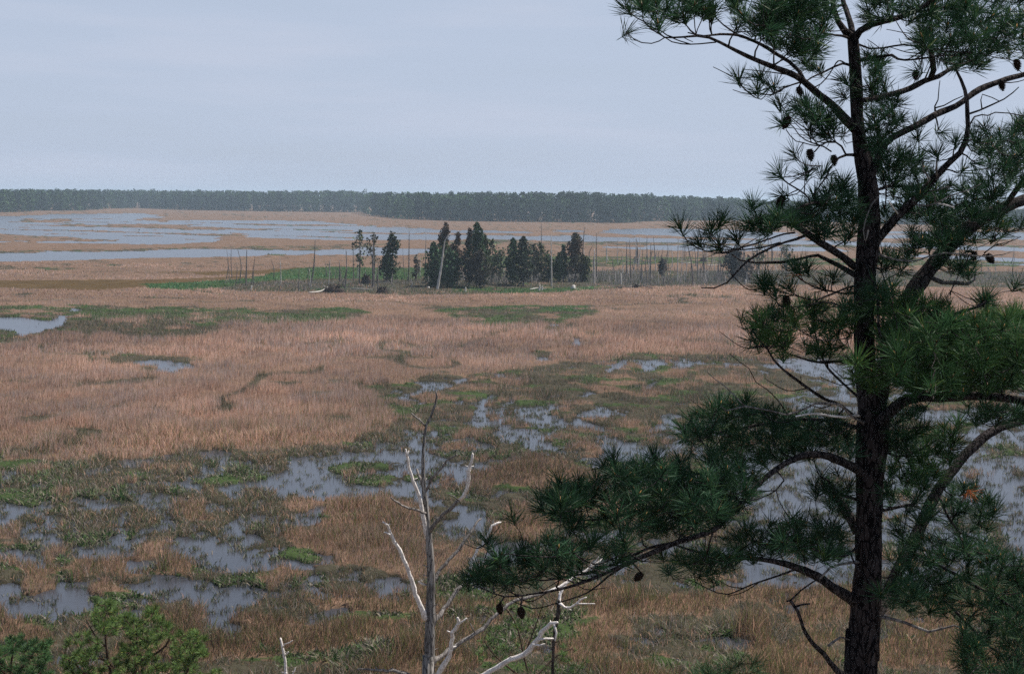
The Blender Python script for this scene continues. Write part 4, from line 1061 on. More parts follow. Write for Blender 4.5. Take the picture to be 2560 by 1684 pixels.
L['fork_right'] = ([(2133, 100, 22, 0), (2150, 78, 18, 0), (2175, 62, 16, -.05), (2210, 54, 15, -.1), (2245, 45, 13, -.2), (2290, 28, 11, -.3), (2340, -5, 9, -.4), (2400, -40, 7, -.5)], 'live')
L['r_top'] = ([(2240, 28, 8, .1), (2300, 30, 7, .1), (2360, 20, 6, .1), (2420, 24, 5, .1), (2480, 35, 4, .1)], 'live')
L['l1'] = ([(2136, 322, 24, 0), (2105, 290, 23, -.05), (2080, 262, 20, -.1), (2050, 238, 18, -.2), (2020, 213, 17, -.3), (1990, 190, 15, -.4), (1950, 174, 14, -.5), (1904, 156, 12, -.6), (1870, 141, 11, -.65), (1842, 128, 9, -.7), (1800, 106, 7, -.75),
            (1773, 94, 7, -.8), (1743, 90, 6, -.85), (1708, 93, 5, -.9), (1662, 94, 4, -.95), (1650, 86, 4, -.95), (1629, 74, 3.5, -1), (1611, 55, 3, -1), (1592, 45, 3, -1), (1576, 34, 2.4, -1)], 'live')
L['l1b'] = ([(2012, 205, 12, -.3), (1998, 178, 11, -.25), (1974, 156, 10, -.2), (1939, 134, 10, -.2), (1904, 112, 9, -.25), (1870, 97, 8, -.3), (1842, 88, 7, -.4), (1800, 86, 6, -.5), (1760, 90, 4, -.6), (1720, 82, 3, -.7)], 'live')
L['l1c'] = ([(1790, 106, 4, -.75), (1750, 110, 3.4, -.7), (1727, 111, 3.2, -.7), (1700, 103, 3, -.7), (1676, 93, 3, -.8)], 'live')
L['l1d'] = ([(1662, 94, 3.4, -.95), (1648, 103, 3, -.95), (1629, 109, 2.8, -.95), (1604, 107, 2.6, -.95), (1585, 99, 2.4, -.95), (1574, 88, 2.2, -.95), (1568, 80, 2.2, -.95)], 'live')
L['l2'] = ([(2000, 206, 5, -.3), (1981, 212, 4.4, -.3), (1960, 220, 4, -.35), (1950, 229, 3.6, -.35), (1927, 237, 3.4, -.4), (1904, 236, 3.2, -.4), (1874, 234, 3, -.45), (1856, 217, 2.6, -.45), (1848, 200, 2.4, -.45)], 'live')
L['l2b'] = ([(1975, 214, 4, -.3), (1951, 219, 3, -.3), (1927, 218, 2.8, -.3), (1907, 203, 2.4, -.3), (1901, 192, 2.2, -.3)], 'live')
L['tl'] = ([(2126, 164, 7, 0), (2107, 159, 6, -.1), (2086, 167, 5, -.15), (2056, 182, 4.6, -.2), (2033, 192, 4, -.25), (2012, 205, 3.6, -.3)], 'bare')
L['tl2'] = ([(2112, 158, 4, 0), (2100, 152, 3.4, -.1), (2090, 158, 3.4, -.2), (2074, 185, 3, -.25), (2052, 210, 3, -.3), (2030, 222, 3, -.3)], 'bare')
L['tl3'] = ([(2128, 97, 8, 0), (2105, 90, 6, -.1), (2079, 87, 5, -.2), (2052, 79, 4, -.3), (2040, 62, 3, -.3), (2020, 38, 2.6, -.35), (2012, 18, 2.2, -.35)], 'live')
L['r3'] = ([(2150, 252, 12, 0), (2195, 244, 13, .1), (2241, 233, 14, .15), (2276, 221, 14, .2), (2310, 203, 13, .25), (2345, 192, 12, .3), (2370, 176, 10, .35), (2414, 159, 8, .4), (2449, 143, 7, .4), (2484, 127, 6, .4), (2518, 115, 5, .4)], 'live')
L['r3b'] = ([(2326, 198, 15, .25), (2334, 175, 14, .2), (2331, 150, 13, .15), (2327, 125, 12, .1), (2324, 92, 10, .05), (2326, 60, 8, 0), (2335, 30, 6, 0), (2340, 0, 5, 0)], 'live')
L['r4'] = ([(2148, 153, 10, 0), (2170, 146, 8, -.1), (2195, 143, 8, -.15), (2229, 138, 7, -.25), (2245, 148, 6, -.3), (2264, 151, 5, -.35), (2310, 146, 5, -.4), (2357, 139, 4, -.5), (2400, 140, 3, -.6)], 'live')
L['r4b'] = ([(2148, 112, 6, 0), (2175, 122, 5, -.05), (2210, 120, 5, -.1), (2260, 112, 5, -.2), (2310, 120, 4, -.3), (2360, 128, 4, -.4), (2430, 132, 3, -.5)], 'live')
L['r1'] = ([(2176, 445, 24, 0), (2190, 412, 20, .05), (2205, 375, 17, .1), (2230, 345, 16, .15), (2284, 318, 16, .2), (2323, 296, 16, .25), (2351, 281, 16, .3), (2390, 265, 15, .35), (2421, 243, 15, .4), (2449, 223, 16, .45), (2495, 206, 14, .5), (2530, 194, 13, .55), (2570, 184, 12, .6), (2640, 160, 10, .7)], 'live')
L['r2'] = ([(2166, 655, 20, 0), (2195, 600, 22, -.05), (2229, 557, 22, -.1), (2256, 528, 21, -.15), (2284, 503, 20, -.2), (2313, 474, 19, -.25), (2342, 440, 17, -.3), (2371, 409, 15, -.35), (2400, 382, 14, -.4), (2415, 352, 14, -.4), (2420, 317, 12, -.4), (2419, 289, 11, -.4), (2417, 254, 10, -.4), (2412, 226, 9, -.4), (2402, 199, 8, -.4), (2389, 173, 6, -.4)], 'live')
L['r2t1'] = ([(2422, 285, 6, -.4), (2449, 276, 5, -.4), (2480, 262, 4.4, -.4), (2510, 248, 3.6, -.4), (2532, 232, 3, -.4), (2547, 218, 2.4, -.4)], 'bare')
L['r2t2'] = ([(2421, 318, 5, -.4), (2436, 292, 4, -.35), (2455, 287, 3.4, -.3), (2470, 289, 3.2, -.3), (2488, 281, 3, -.3), (2520, 283, 2.8, -.3), (2560, 290, 2.4, -.3)], 'bare')
L['r2t3'] = ([(2455, 274, 4, -.4), (2452, 250, 3, -.4), (2456, 236, 2.6, -.4), (2480, 244, 2.4, -.4), (2500, 254, 2.2, -.4)], 'bare')
L['r2t4'] = ([(2338, 278, 6, .25), (2337, 266, 4, .25), (2345, 250, 3, .25), (2348, 215, 2.4, .25), (2350, 202, 2, .25)], 'bare')
L['r2t5'] = ([(2338, 270, 4, .25), (2360, 264, 3.4, .2), (2385, 250, 3, .2), (2408, 240, 2.4, .2)], 'bare')
L['w1'] = ([(2342, 440, 5, -.36), (2341, 420, 6, -.4), (2343, 393, 4.5, -.42)], 'grey')
L['w2'] = ([(2316, 462, 6, -.34), (2324, 448, 5, -.38), (2318, 438, 4.5, -.4), (2308, 425, 4, -.4), (2306, 402, 4, -.4)], 'grey')
L['w3'] = ([(2290, 512, 4, -.3), (2320, 514, 4.4, -.36), (2340, 508, 4, -.4), (2380, 488, 4, -.42), (2420, 475, 3, -.45), (2452, 460, 2, -.45)], 'grey')
L['w4'] = ([(2345, 509, 4, -.4), (2368, 513, 4, -.42), (2386, 519, 3, -.45)], 'white')
L['w5'] = ([(2325, 478, 3, -.3), (2345, 474, 3.6, -.36), (2372, 466, 3, -.4)], 'grey')
L['w6'] = ([(2338, 506, 4, -.4), (2337, 492, 3.4, -.42), (2331, 482, 2.6, -.44)], 'grey')
L['w7'] = ([(2244, 534, 5, -.2), (2232, 518, 4, -.25), (2222, 504, 3.6, -.3)], 'white')
L['w8'] = ([(2196, 492, 4, -.3), (2178, 512, 5, -.34), (2165, 545, 3.4, -.36), (2158, 575, 3, -.36), (2162, 600, 3, -.36)], 'grey')
L['w9'] = ([(2170, 575, 4, -.36), (2168, 590, 5, -.37), (2164, 602, 3, -.36)], 'grey')
L['w10'] = ([(2192, 633, 5, -.1), (2215, 642, 5, -.2), (2245, 650, 4.6, -.3), (2290, 652, 4.4, -.35), (2325, 640, 4, -.4), (2360, 632, 3.6, -.4), (2410, 637, 4, -.4), (2467, 641, 3.4, -.4), (2508, 636, 2.4, -.4), (2532, 628, 2, -.4)], 'grey')
L['w11'] = ([(2460, 632, 3, -.4), (2490, 612, 2.4, -.4), (2530, 602, 2, -.4), (2552, 592, 2, -.4)], 'bare')
L['r5'] = ([(2190, 476, 8, 0), (2215, 468, 8, .2), (2240, 466, 7, .3), (2290, 468, 6, .4), (2330, 480, 5, .5)], 'live')
L['E'] = ([(2140, 388, 9, 0), (2116, 387, 7, -.1), (2098, 394, 6, -.15), (2087, 405, 5, -.2), (2076, 419, 4, -.25), (2066, 442, 4, -.3), (2049, 465, 3.6, -.35), (2030, 490, 3.4, -.4)], 'live')
L['E2'] = ([(2114, 385, 5, -.1), (2104, 366, 5, -.15), (2090, 356, 4, -.2), (2068, 355, 4, -.3), (2049, 365, 3.6, -.35), (2038, 378, 3.4, -.4), (2030, 384, 3, -.4)], 'live')
L['E3'] = ([(2078, 379, 4, -.25), (2060, 367, 3.4, -.3), (2030, 357, 3.2, -.4), (2015, 351, 3, -.45), (1998, 338, 2.8, -.45), (1984, 318, 2.6, -.5), (1974, 309, 2.6, -.5)], 'live')
L['E4'] = ([(2051, 365, 3, -.3), (2030, 363, 3, -.3), (2008, 357, 2.8, -.35), (1990, 353, 2.6, -.4), (1976, 340, 2.4, -.4), (1965, 324, 2.4, -.4)], 'live')
L['E5'] = ([(2064, 340, 3, -.3), (2030, 329, 3, -.35), (2000, 312, 2.8, -.4), (1975, 292, 2.6, -.4), (1958, 270, 2.4, -.4), (1950, 260, 2.4, -.4)], 'live')
L['C'] = ([(2150, 672, 22, 0), (2133, 664, 20, -.05), (2112, 646, 18, -.15), (2080, 624, 18, -.3), (2049, 605, 17, -.4), (2018, 584, 17, -.5), (1986, 563, 15, -.6), (1961, 557, 9, -.65), (1940, 549, 6, -.7)], 'live')
L['Cb'] = ([(2150, 695, 16, 0), (2128, 682, 15, .05), (2101, 666, 13, .1), (2070, 650, 11, .15), (2045, 638, 9, .15), (2007, 645, 6, .1), (1965, 654, 7, .1), (1923, 656, 7, .05), (1881, 656, 5, 0), (1850, 650, 3.6, 0), (1830, 637, 3, 0)], 'bare')
L['C2'] = ([(2015, 588, 7, -.5), (1990, 598, 7, -.55), (1961, 606, 6, -.6), (1930, 618, 6, -.65), (1902, 632, 6, -.7), (1868, 653, 5.4, -.75), (1839, 683, 4.6, -.8), (1818, 706, 4, -.8), (1786, 720, 3.6, -.8), (1753, 719, 2.6, -.8)], 'bare')
L['C3'] = ([(1988, 581, 5, -.6), (1960, 585, 4.6, -.6), (1923, 597, 4.2, -.65), (1890, 609, 4, -.7), (1860, 617, 4, -.75), (1824, 628, 3.6, -.8), (1797, 633, 3.2, -.8), (1765, 628, 3, -.85), (1744, 620, 3, -.85), (1719, 603, 2.8, -.9), (1706, 584, 2.4, -.9), (1700, 570, 2.2, -.9)], 'live')
L['C4'] = ([(1950, 606, 4, -.6), (1920, 615, 4, -.65), (1880, 622, 3.6, -.7), (1840, 624, 3.2, -.75), (1810, 615, 3, -.8), (1788, 600, 2.6, -.8), (1774, 582, 2.4, -.8)], 'live')
L['C5'] = ([(1984, 560, 12, -.6), (1985, 545, 9, -.65), (1985, 528, 7, -.65), (2001, 517, 6, -.6), (2024, 509, 6, -.5), (2059, 503, 5, -.35), (2090, 497, 5, -.2), (2130, 490, 5, 0)], 'live')
L['C6'] = ([(2024, 508, 5, -.5), (2022, 495, 4, -.5), (1996, 474, 4, -.55), (1972, 460, 3.6, -.6), (1958, 450, 3, -.6), (1950, 438, 2.4, -.6)], 'live')
L['C7'] = ([(1972, 461, 3, -.6), (2004, 440, 2.8, -.6), (2040, 420, 2.4, -.6), (2052, 415, 2, -.6)], 'live')
L['low1'] = ([(2150, 712, 6, 0), (2120, 718, 5, -.2), (2085, 733, 5, -.3), (2060, 742, 5, -.35), (2040, 750, 4.4, -.4), (2010, 745, 4, -.4), (1985, 738, 3, -.4), (1950, 730, 2.6, -.4), (1930, 712, 2.4, -.4)], 'live')
L['low2'] = ([(2150, 730, 7, 0), (2120, 735, 5, -.1), (2080, 728, 4.4, -.1), (2040, 720, 4, -.1), (2010, 704, 3, -.1), (1995, 690, 2.6, -.1)], 'live')
L['low3'] = ([(2150, 760, 5, 0), (2118, 775, 4, -.2), (2095, 762, 4, -.3), (2060, 755, 3.6, -.35), (2010, 764, 3.4, -.4), (1955, 768, 3, -.4), (1936, 748, 2.6, -.4)], 'live')
L['A'] = ([(2165, 1190, 26, 0), (2136, 1168, 25, -.1), (2095, 1150, 22, -.2), (2055, 1136, 19, -.35), (2010, 1138, 17, -.5), (1960, 1160, 15, -.65), (1900, 1205, 14, -.8), (1850, 1262, 14, -.95), (1800, 1312, 14, -1.05), (1767, 1332, 14, -1.1), (1700, 1352, 14, -1.2), (1620, 1385, 13, -1.3),
           (1540, 1420, 11, -1.4), (1470, 1450, 9, -1.45), (1400, 1472, 7, -1.5), (1330, 1484, 5, -1.55), (1261, 1490, 4, -1.6), (1215, 1474, 3, -1.6), (1180, 1462, 2.4, -1.6)], 'live')
L['A2'] = ([(1700, 1353, 9, -1.2), (1620, 1370, 8, -1.1), (1560, 1400, 7, -1.1), (1480, 1428, 6, -1.15), (1420, 1440, 5, -1.2), (1360, 1450, 4, -1.2), (1290, 1440, 3, -1.2)], 'live')
L['A3'] = ([(1800, 1310, 10, -1.05), (1760, 1280, 9, -1.0), (1700, 1262, 8, -1.0), (1620, 1270, 7, -1.0), (1540, 1290, 6, -1.0), (1460, 1300, 4, -1.0), (1400, 1290, 3, -1.0)], 'live')
L['A4'] = ([(1580, 1402, 6, -1.3), (1520, 1440, 5, -1.35), (1470, 1480, 4, -1.4), (1380, 1510, 3, -1.4), (1330, 1520, 3, -1.4), (1280, 1500, 2.4, -1.4)], 'bare')
L['A5'] = ([(1900, 1205, 8, -.8), (1850, 1190, 7, -.7), (1780, 1180, 6, -.6), (1700, 1190, 5, -.6), (1620, 1195, 4, -.6), (1560, 1200, 3, -.6)], 'live')
L['A6'] = ([(1940, 1175, 5, -.7), (1960, 1200, 4, -.8), (1940, 1225, 3.4, -.8), (1900, 1245, 3, -.85), (1860, 1250, 3, -.9), (1800, 1235, 2.6, -.9), (1760, 1220, 2, -.9)], 'live')
L['B'] = ([(2150, 1515, 34, 0), (2124, 1493, 30, -.05), (2083, 1468, 24, -.15), (2043, 1440, 22, -.2), (1982, 1414, 18, -.3), (1942, 1404, 14, -.35), (1880, 1395, 11, -.45), (1800, 1388, 9, -.5), (1740, 1378, 7, -.55), (1690, 1362, 5, -.6)], 'live')
L['B2'] = ([(2000, 1418, 6, -.3), (1940, 1440, 5, -.3), (1880, 1460, 4, -.3), (1820, 1485, 3.4, -.3), (1790, 1480, 3, -.3), (1740, 1455, 2.4, -.3)], 'live')
L['Bd'] = ([(2148, 1404, 9, 0), (2140, 1404, 9, -.1), (2100, 1410, 7, -.25), (2075, 1418, 6, -.3), (2050, 1445, 6, -.32)], 'grey')
L['dd'] = ([(2130, 1700, 20, -.2), (2091, 1673, 16, -.25), (2059, 1633, 13, -.3), (2030, 1605, 11, -.33), (2008, 1568, 10, -.36), (1995, 1528, 9, -.38), (1976, 1500, 8, -.4), (1966, 1502, 4, -.4)], 'bare')
L['dd2'] = ([(1990, 1515, 6, -.38), (2006, 1510, 5, -.4), (2025, 1508, 4, -.4)], 'bare')
L['dd3'] = ([(1978, 1498, 5, -.4), (2002, 1475, 4.4, -.36), (2030, 1455, 4, -.34), (2048, 1445, 4, -.32)], 'bare')
L['dd4'] = ([(2072, 1612, 8, -.3), (2080, 1606, 7, -.2), (2100, 1592, 5, -.15), (2130, 1600, 4, 0)], 'grey')
L['M1'] = ([(2160, 1050, 8, 0), (2130, 1035, 8, -.1), (2100, 1012, 8, -.2), (2060, 996, 8, -.3), (2020, 970, 7.5, -.35), (1990, 948, 7, -.4), (1960, 925, 6, -.45), (1935, 900, 5.4, -.5), (1920, 875, 5, -.55), (1908, 862, 4.4, -.55), (1895, 845, 3.6, -.55), (1885, 828, 3, -.55)], 'live')
L['M1b'] = ([(1911, 866, 4, -.5), (1890, 868, 3.4, -.5), (1870, 872, 2.4, -.5)], 'bare')
L['M1c'] = ([(1912, 866, 4, -.5), (1940, 866, 3, -.45), (1960, 862, 3, -.4), (1975, 840, 2.6, -.4), (1985, 800, 2.4, -.4)], 'live')
L['M2'] = ([(2165, 1060, 8, 0), (2130, 1040, 6, -.3), (2100, 1012, 6, -.4), (2060, 1008, 7, -.5), (2038, 1008, 6, -.55), (2020, 1018, 6, -.6), (1990, 1030, 5.4, -.65), (1965, 1036, 5, -.7)], 'grey')
L['M2b'] = ([(1965, 1036, 4.6, -.7), (1925, 1026, 4.4, -.7), (1890, 1020, 4, -.7), (1862, 1015, 4, -.7), (1835, 1022, 3.4, -.7), (1815, 1026, 3, -.7), (1802, 1014, 2.6, -.7)], 'grey')
L['M2c'] = ([(1862, 1015, 3.4, -.7), (1838, 990, 3, -.7), (1812, 965, 2.6, -.7), (1788, 948, 2, -.7), (1768, 930, 1.8, -.7)], 'grey')
L['M2d'] = ([(1968, 1034, 3.2, -.7), (1945, 1000, 2.8, -.7), (1920, 975, 2.6, -.7), (1890, 955, 2.4, -.7), (1872, 920, 2.2, -.7), (1850, 905, 2, -.7), (1824, 884, 1.6, -.7)], 'bare')
L['M3'] = ([(2150, 1040, 5, -.1), (2140, 1038, 8, -.2), (2110, 1042, 7, -.3), (2085, 1040, 6, -.35), (2045, 1034, 6, -.4), (2020, 1034, 6, -.45), (1990, 1040, 5, -.5)], 'white')
L['M4'] = ([(2165, 1075, 12, 0), (2120, 1062, 11, 0), (2060, 1050, 9, .1), (1990, 1048, 8, .2), (1920, 1058, 7, .3), (1850, 1070, 6, .35), (1780, 1082, 5, .4), (1720, 1080, 4, .4)], 'live')
L['M5'] = ([(2155, 1000, 7, 0), (2110, 960, 6, .1), (2070, 920, 6, .2), (2050, 880, 5, .3), (2040, 840, 4, .3), (2030, 800, 3, .3)], 'live')
L['M6'] = ([(2150, 905, 8, 0), (2100, 902, 8, .1), (2060, 906, 7, .15), (2020, 900, 5, .2), (1990, 890, 4, .2), (1960, 880, 3, .2)], 'live')
L['R6'] = ([(2190, 1060, 40, .15), (2205, 960, 40, .2), (2235, 850, 40, .3), (2262, 770, 40, .35), (2282, 726, 42, .4), (2302, 700, 42, .42), (2326, 669, 38, .45), (2354, 637, 38, .5), (2387, 601, 38, .55), (2427, 565, 36, .6), (2467, 540, 32, .65), (2508, 520, 30, .7), (2560, 500, 28, .75), (2660, 470, 24, .9)], 'live')
L['R6b'] = ([(2326, 694, 12, .45), (2355, 706, 12, .4), (2387, 707, 11, .35), (2420, 709, 9, .3), (2436, 700, 5, .3), (2440, 672, 3.4, .3)], 'grey')
L['R6c'] = ([(2508, 520, 12, .7), (2530, 490, 14, .6), (2552, 460, 14, .5), (2575, 430, 13, .4), (2590, 390, 10, .3)], 'live')
L['R6d'] = ([(2240, 850, 12, .3), (2290, 840, 10, .1), (2350, 800, 9, -.1), (2400, 780, 8, -.2), (2450, 765, 6, -.3), (2466, 752, 4, -.3)], 'live')
L['R6e'] = ([(2262, 770, 10, .3), (2240, 750, 8, .1), (2225, 735, 7, 0), (2200, 728, 5, -.1), (2190, 740, 4, -.1)], 'live')
L['R6f'] = ([(2350, 820, 9, 0), (2420, 830, 8, 0), (2490, 840, 7, 0), (2560, 830, 6, 0), (2600, 820, 5, 0)], 'live')
L['R7'] = ([(2175, 1120, 44, 0), (2195, 1060, 36, -.05), (2225, 1030, 30, -.1), (2254, 1006, 28, -.15), (2294, 991, 26, -.2), (2348, 993, 24, -.3), (2415, 990, 22, -.4), (2469, 990, 21, -.5), (2522, 996, 20, -.6), (2570, 1004, 20, -.7), (2660, 1020, 18, -.9)], 'live')
L['R7b'] = ([(2294, 990, 14, -.2), (2280, 970, 13, -.2), (2262, 958, 13, -.2), (2240, 948, 12, -.2), (2222, 942, 9, -.2)], 'grey')
L['R7c'] = ([(2300, 985, 12, -.2), (2320, 962, 12, -.25), (2350, 940, 9, -.3), (2380, 928, 5, -.3)], 'grey')
L['R7d'] = ([(2415, 990, 9, -.4), (2440, 950, 8, -.4), (2480, 920, 7, -.4), (2520, 900, 6, -.4), (2580, 890, 5, -.4)], 'live')
L['R7e'] = ([(2340, 990, 7, -.3), (2380, 925, 6, -.35), (2440, 915, 4, -.4), (2330, 900, 4, -.3)], 'live')
L['R8'] = ([(2180, 1560, 37, .2), (2221, 1475, 34, .4), (2245, 1427, 32, .45), (2274, 1374, 31, .5), (2302, 1313, 31, .6), (2322, 1269, 29, .65), (2347, 1220, 28, .7), (2375, 1184, 26, .75), (2407, 1143, 25, .8), (2448, 1103, 25, .85), (2488, 1074, 23, .9), (2560, 1050, 22, 1.0), (2660, 1040, 19, 1.1)], 'live')
L['R8b'] = ([(2350, 1240, 8, .6), (2370, 1290, 7, .5), (2400, 1330, 6, .5), (2440, 1345, 5, .5), (2480, 1358, 3, .5)], 'live')
L['R8c'] = ([(2274, 1374, 10, .5), (2320, 1400, 9, .3), (2380, 1430, 8, .2), (2450, 1470, 8, .1), (2520, 1510, 7, 0), (2600, 1560, 6, 0)], 'live')
L['R8d'] = ([(2245, 1440, 10, .4), (2300, 1480, 9, .3), (2360, 1500, 8, .2), (2420, 1560, 7, .1), (2480, 1620, 6, 0), (2560, 1660, 6, 0)], 'live')
L['R8e'] = ([(2208, 1275, 8, 0), (2240, 1268, 8, .1), (2275, 1262, 8, .2), (2300, 1270, 6, .3), (2330, 1290, 4, .3)], 'live')
L['R8f'] = ([(2200, 1120, 7, 0), (2240, 1140, 6, 0), (2290, 1130, 5, 0), (2340, 1100, 4, 0)], 'live')
L['R9'] = ([(2195, 1540, 10, -.05), (2230, 1546, 9, -.15), (2260, 1554, 8, -.2), (2290, 1566, 8, -.25), (2322, 1578, 7, -.3), (2350, 1572, 6, -.35), (2385, 1562, 5, -.35), (2420, 1575, 4, -.35)], 'grey')
L['N6'] = ([(2150, 1250, 9, 0), (2110, 1238, 8, .1), (2085, 1225, 7, .15), (2070, 1200, 6, .2), (2050, 1190, 4, .2)], 'live')
L['N7'] = ([(2145, 1330, 30, .25), (2130, 1300, 28, .28), (2110, 1270, 24, .3), (2090, 1235, 18, .33), (2075, 1205, 12, .35)], 'bare')
L['N8'] = ([(2150, 1360, 7, 0), (2110, 1390, 6, -.2), (2060, 1380, 5, -.3), (2000, 1360, 4, -.4), (1940, 1330, 3, -.4)], 'live')
L['S1'] = ([(2160, 330, 8, 0), (2190, 310, 6, -.1), (2215, 290, 5, -.15), (2240, 262, 4, -.2)], 'live')
L['S2'] = ([(2155, 640, 6, 0), (2190, 720, 7, -.3), (2195, 770, 7, -.35), (2200, 840, 6, -.4), (2230, 880, 5, -.4)], 'live')

tufts = [(1567, 79), (1567, 22), (1605, 15), (1645, 60), (1893, 222), (1847, 196), (1900, 190), (1934, 215), (1949, 258), (1952, 303), (1984, 383), (1947, 430), (2015, 430), (2060, 430), (2107, 452), (1883, 510), (1951, 490), (1938, 545),
         (2010, 290), (2025, 325), (2045, 305), (2070, 335), (2075, 285), (1699, 567), (1771, 578), (1778, 566), (1806, 553), (1873, 555), (1838, 590), (1905, 570), (1744, 605), (1795, 615), (1868, 565), (1905, 705), (1925, 703), (1908, 718), (1972, 718), (1936, 734),
         (2055, 715), (2085, 690), (1985, 672), (1998, 664), (2015, 672), (2355, 330), (2390, 353), (2293, 345), (2340, 382), (2287, 312), (2545, 310), (2540, 330), (2555, 320), (2450, 345), (2480, 370), (2500, 420), (2445, 410), (2408, 425), (2443, 460), (2480, 445), (2530, 440),
         (2290, 178), (2188, 139), (2211, 215), (2190, 238), (2112, 203), (2107, 238), (2462, 745), (2455, 752), (2470, 742), (2546, 712), (1221, 1350), (1164, 1455), (1200, 1425), (1270, 1405), (1350, 1270), (1400, 1200), (1460, 1240), (1508, 1166), (1532, 1142), (1635, 1138), (1700, 1152),
         (1770, 1150), (1815, 1128), (1880, 815), (1905, 800), (1930, 790), (1960, 800), (1875, 850), (1720, 1085), (1750, 1060), (1780, 1010), (1870, 1000), (1850, 1010), (2460, 1360), (2330, 1290), (2500, 1430), (1280, 1290), (1370, 1240), (1240, 1440), (1310, 1420), (1180, 1440)]
zones = [([(1560, -40), (2090, -40), (2070, 70), (2050, 120), (2000, 140), (1950, 115), (1880, 65), (1760, 55), (1660, 45), (1600, 15)], 78, -.6),
         ([(1900, 80), (2060, 90), (2050, 190), (1990, 145), (1920, 110)], 26, -.25),
         ([(2150, -40), (2600, -40), (2600, 140), (2480, 105), (2400, 120), (2300, 105), (2270, 30), (2200, 35)], 100, -.1),
         ([(2290, 90), (2480, 100), (2470, 165), (2380, 160), (2300, 140)], 34, -.1), ([(2480, 50), (2600, 50), (2600, 150), (2500, 130)], 18, .2),
         ([(2160, 110), (2210, 110), (2220, 230), (2165, 240)], 7, 0), ([(2165, 250), (2250, 245), (2260, 300), (2225, 345), (2170, 400)], 34, -.1),
         ([(1980, 262), (2060, 240), (2125, 320), (2105, 345), (2040, 330)], 20, -.3), ([(2150, -40), (2240, -40), (2230, 40), (2170, 50)], 16, 0), ([(2030, -20), (2090, -20), (2080, 40), (2050, 30)], 6, 0),
         ([(2425, 305), (2520, 330), (2560, 300), (2600, 300), (2600, 500), (2510, 440), (2440, 420)], 42, .2), ([(2200, 400), (2330, 420), (2360, 470), (2300, 520), (2210, 560)], 34, .2),
         ([(2310, 470), (2400, 450), (2520, 460), (2510, 540), (2400, 600), (2270, 620), (2280, 560)], 60, .2), ([(2180, 380), (2300, 370), (2330, 430), (2200, 440)], 18, .2),
         ([(2060, 465), (2140, 465), (2150, 610), (2070, 600), (2000, 555), (1990, 520)], 46, -.2), ([(1870, 545), (1990, 530), (1985, 560), (1900, 580)], 7, -.6), ([(2200, 620), (2290, 620), (2270, 680), (2200, 690)], 10, .2), ([(2330, 650), (2430, 660), (2420, 700), (2330, 700)], 8, .4),
         ([(1850, 775), (1990, 765), (1990, 830), (1965, 890), (1880, 860)], 34, -.45, (2.2, 1.8, 1.2)), ([(1990, 745), (2130, 765), (2130, 900), (2010, 880)], 34, .1, (1.6, 1.4, 1.1)),  # trailing factor, here and below: sunlight on the boughs painted into needle colour
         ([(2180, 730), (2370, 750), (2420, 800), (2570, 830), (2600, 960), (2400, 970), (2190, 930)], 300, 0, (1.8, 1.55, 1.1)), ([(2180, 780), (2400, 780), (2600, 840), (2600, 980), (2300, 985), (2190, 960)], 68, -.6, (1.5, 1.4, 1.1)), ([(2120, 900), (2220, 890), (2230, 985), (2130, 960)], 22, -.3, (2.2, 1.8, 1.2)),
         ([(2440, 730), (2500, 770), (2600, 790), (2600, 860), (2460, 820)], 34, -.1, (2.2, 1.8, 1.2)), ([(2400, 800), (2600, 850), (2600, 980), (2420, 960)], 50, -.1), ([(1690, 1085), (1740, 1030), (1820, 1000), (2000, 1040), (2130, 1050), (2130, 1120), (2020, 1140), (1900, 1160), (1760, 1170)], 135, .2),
         ([(1340, 1250), (1450, 1190), (1560, 1160), (1700, 1165), (1880, 1170), (1900, 1210), (1830, 1290), (1740, 1330), (1600, 1330), (1450, 1330), (1380, 1290)], 200, -1.0), ([(2195, 1000), (2300, 1015), (2290, 1120), (2205, 1130)], 20, 0), ([(2100, 720), (2240, 700), (2250, 800), (2100, 800)], 20, -.2), ([(1900, 1060), (2130, 1060), (2130, 1130), (2040, 1120), (1930, 1160)], 40, -.3),
         ([(1180, 1445), (1260, 1370), (1400, 1335), (1560, 1345), (1580, 1390), (1480, 1430), (1300, 1470)], 38, -1.4), ([(1800, 1335), (1950, 1300), (2040, 1290), (2120, 1330), (2110, 1390), (1960, 1395), (1850, 1395)], 62, -.3),
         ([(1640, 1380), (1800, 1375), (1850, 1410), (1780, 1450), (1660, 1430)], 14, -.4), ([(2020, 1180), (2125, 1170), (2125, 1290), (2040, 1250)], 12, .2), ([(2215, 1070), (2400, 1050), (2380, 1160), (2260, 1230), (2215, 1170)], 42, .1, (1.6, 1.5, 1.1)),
         ([(2330, 1200), (2480, 1220), (2500, 1350), (2380, 1320)], 22, .5), ([(2240, 1350), (2350, 1340), (2400, 1420), (2560, 1430), (2600, 1684), (2420, 1600), (2380, 1520), (2250, 1480)], 95, .1),
         ([(2400, 1590), (2600, 1550), (2600, 1760), (2400, 1750)], 60, -.2), ([(2200, 1180), (2330, 1180), (2330, 1420), (2220, 1440)], 22, .1), ([(2180, 1440), (2300, 1480), (2400, 1560), (2330, 1560), (2200, 1500)], 12, -.1), ([(2330, 520), (2480, 560), (2420, 640), (2330, 620)], 20, .4), ([(2430, 560), (2540, 520), (2560, 560), (2480, 600)], 8, .4), ([(2380, 1340), (2600, 1400), (2600, 1560), (2440, 1540)], 40, 0), ([(2420, 1010), (2600, 1020), (2600, 1060), (2430, 1050)], 14, -.4), ([(2500, 880), (2600, 880), (2600, 980), (2500, 970)], 18, -.3)]
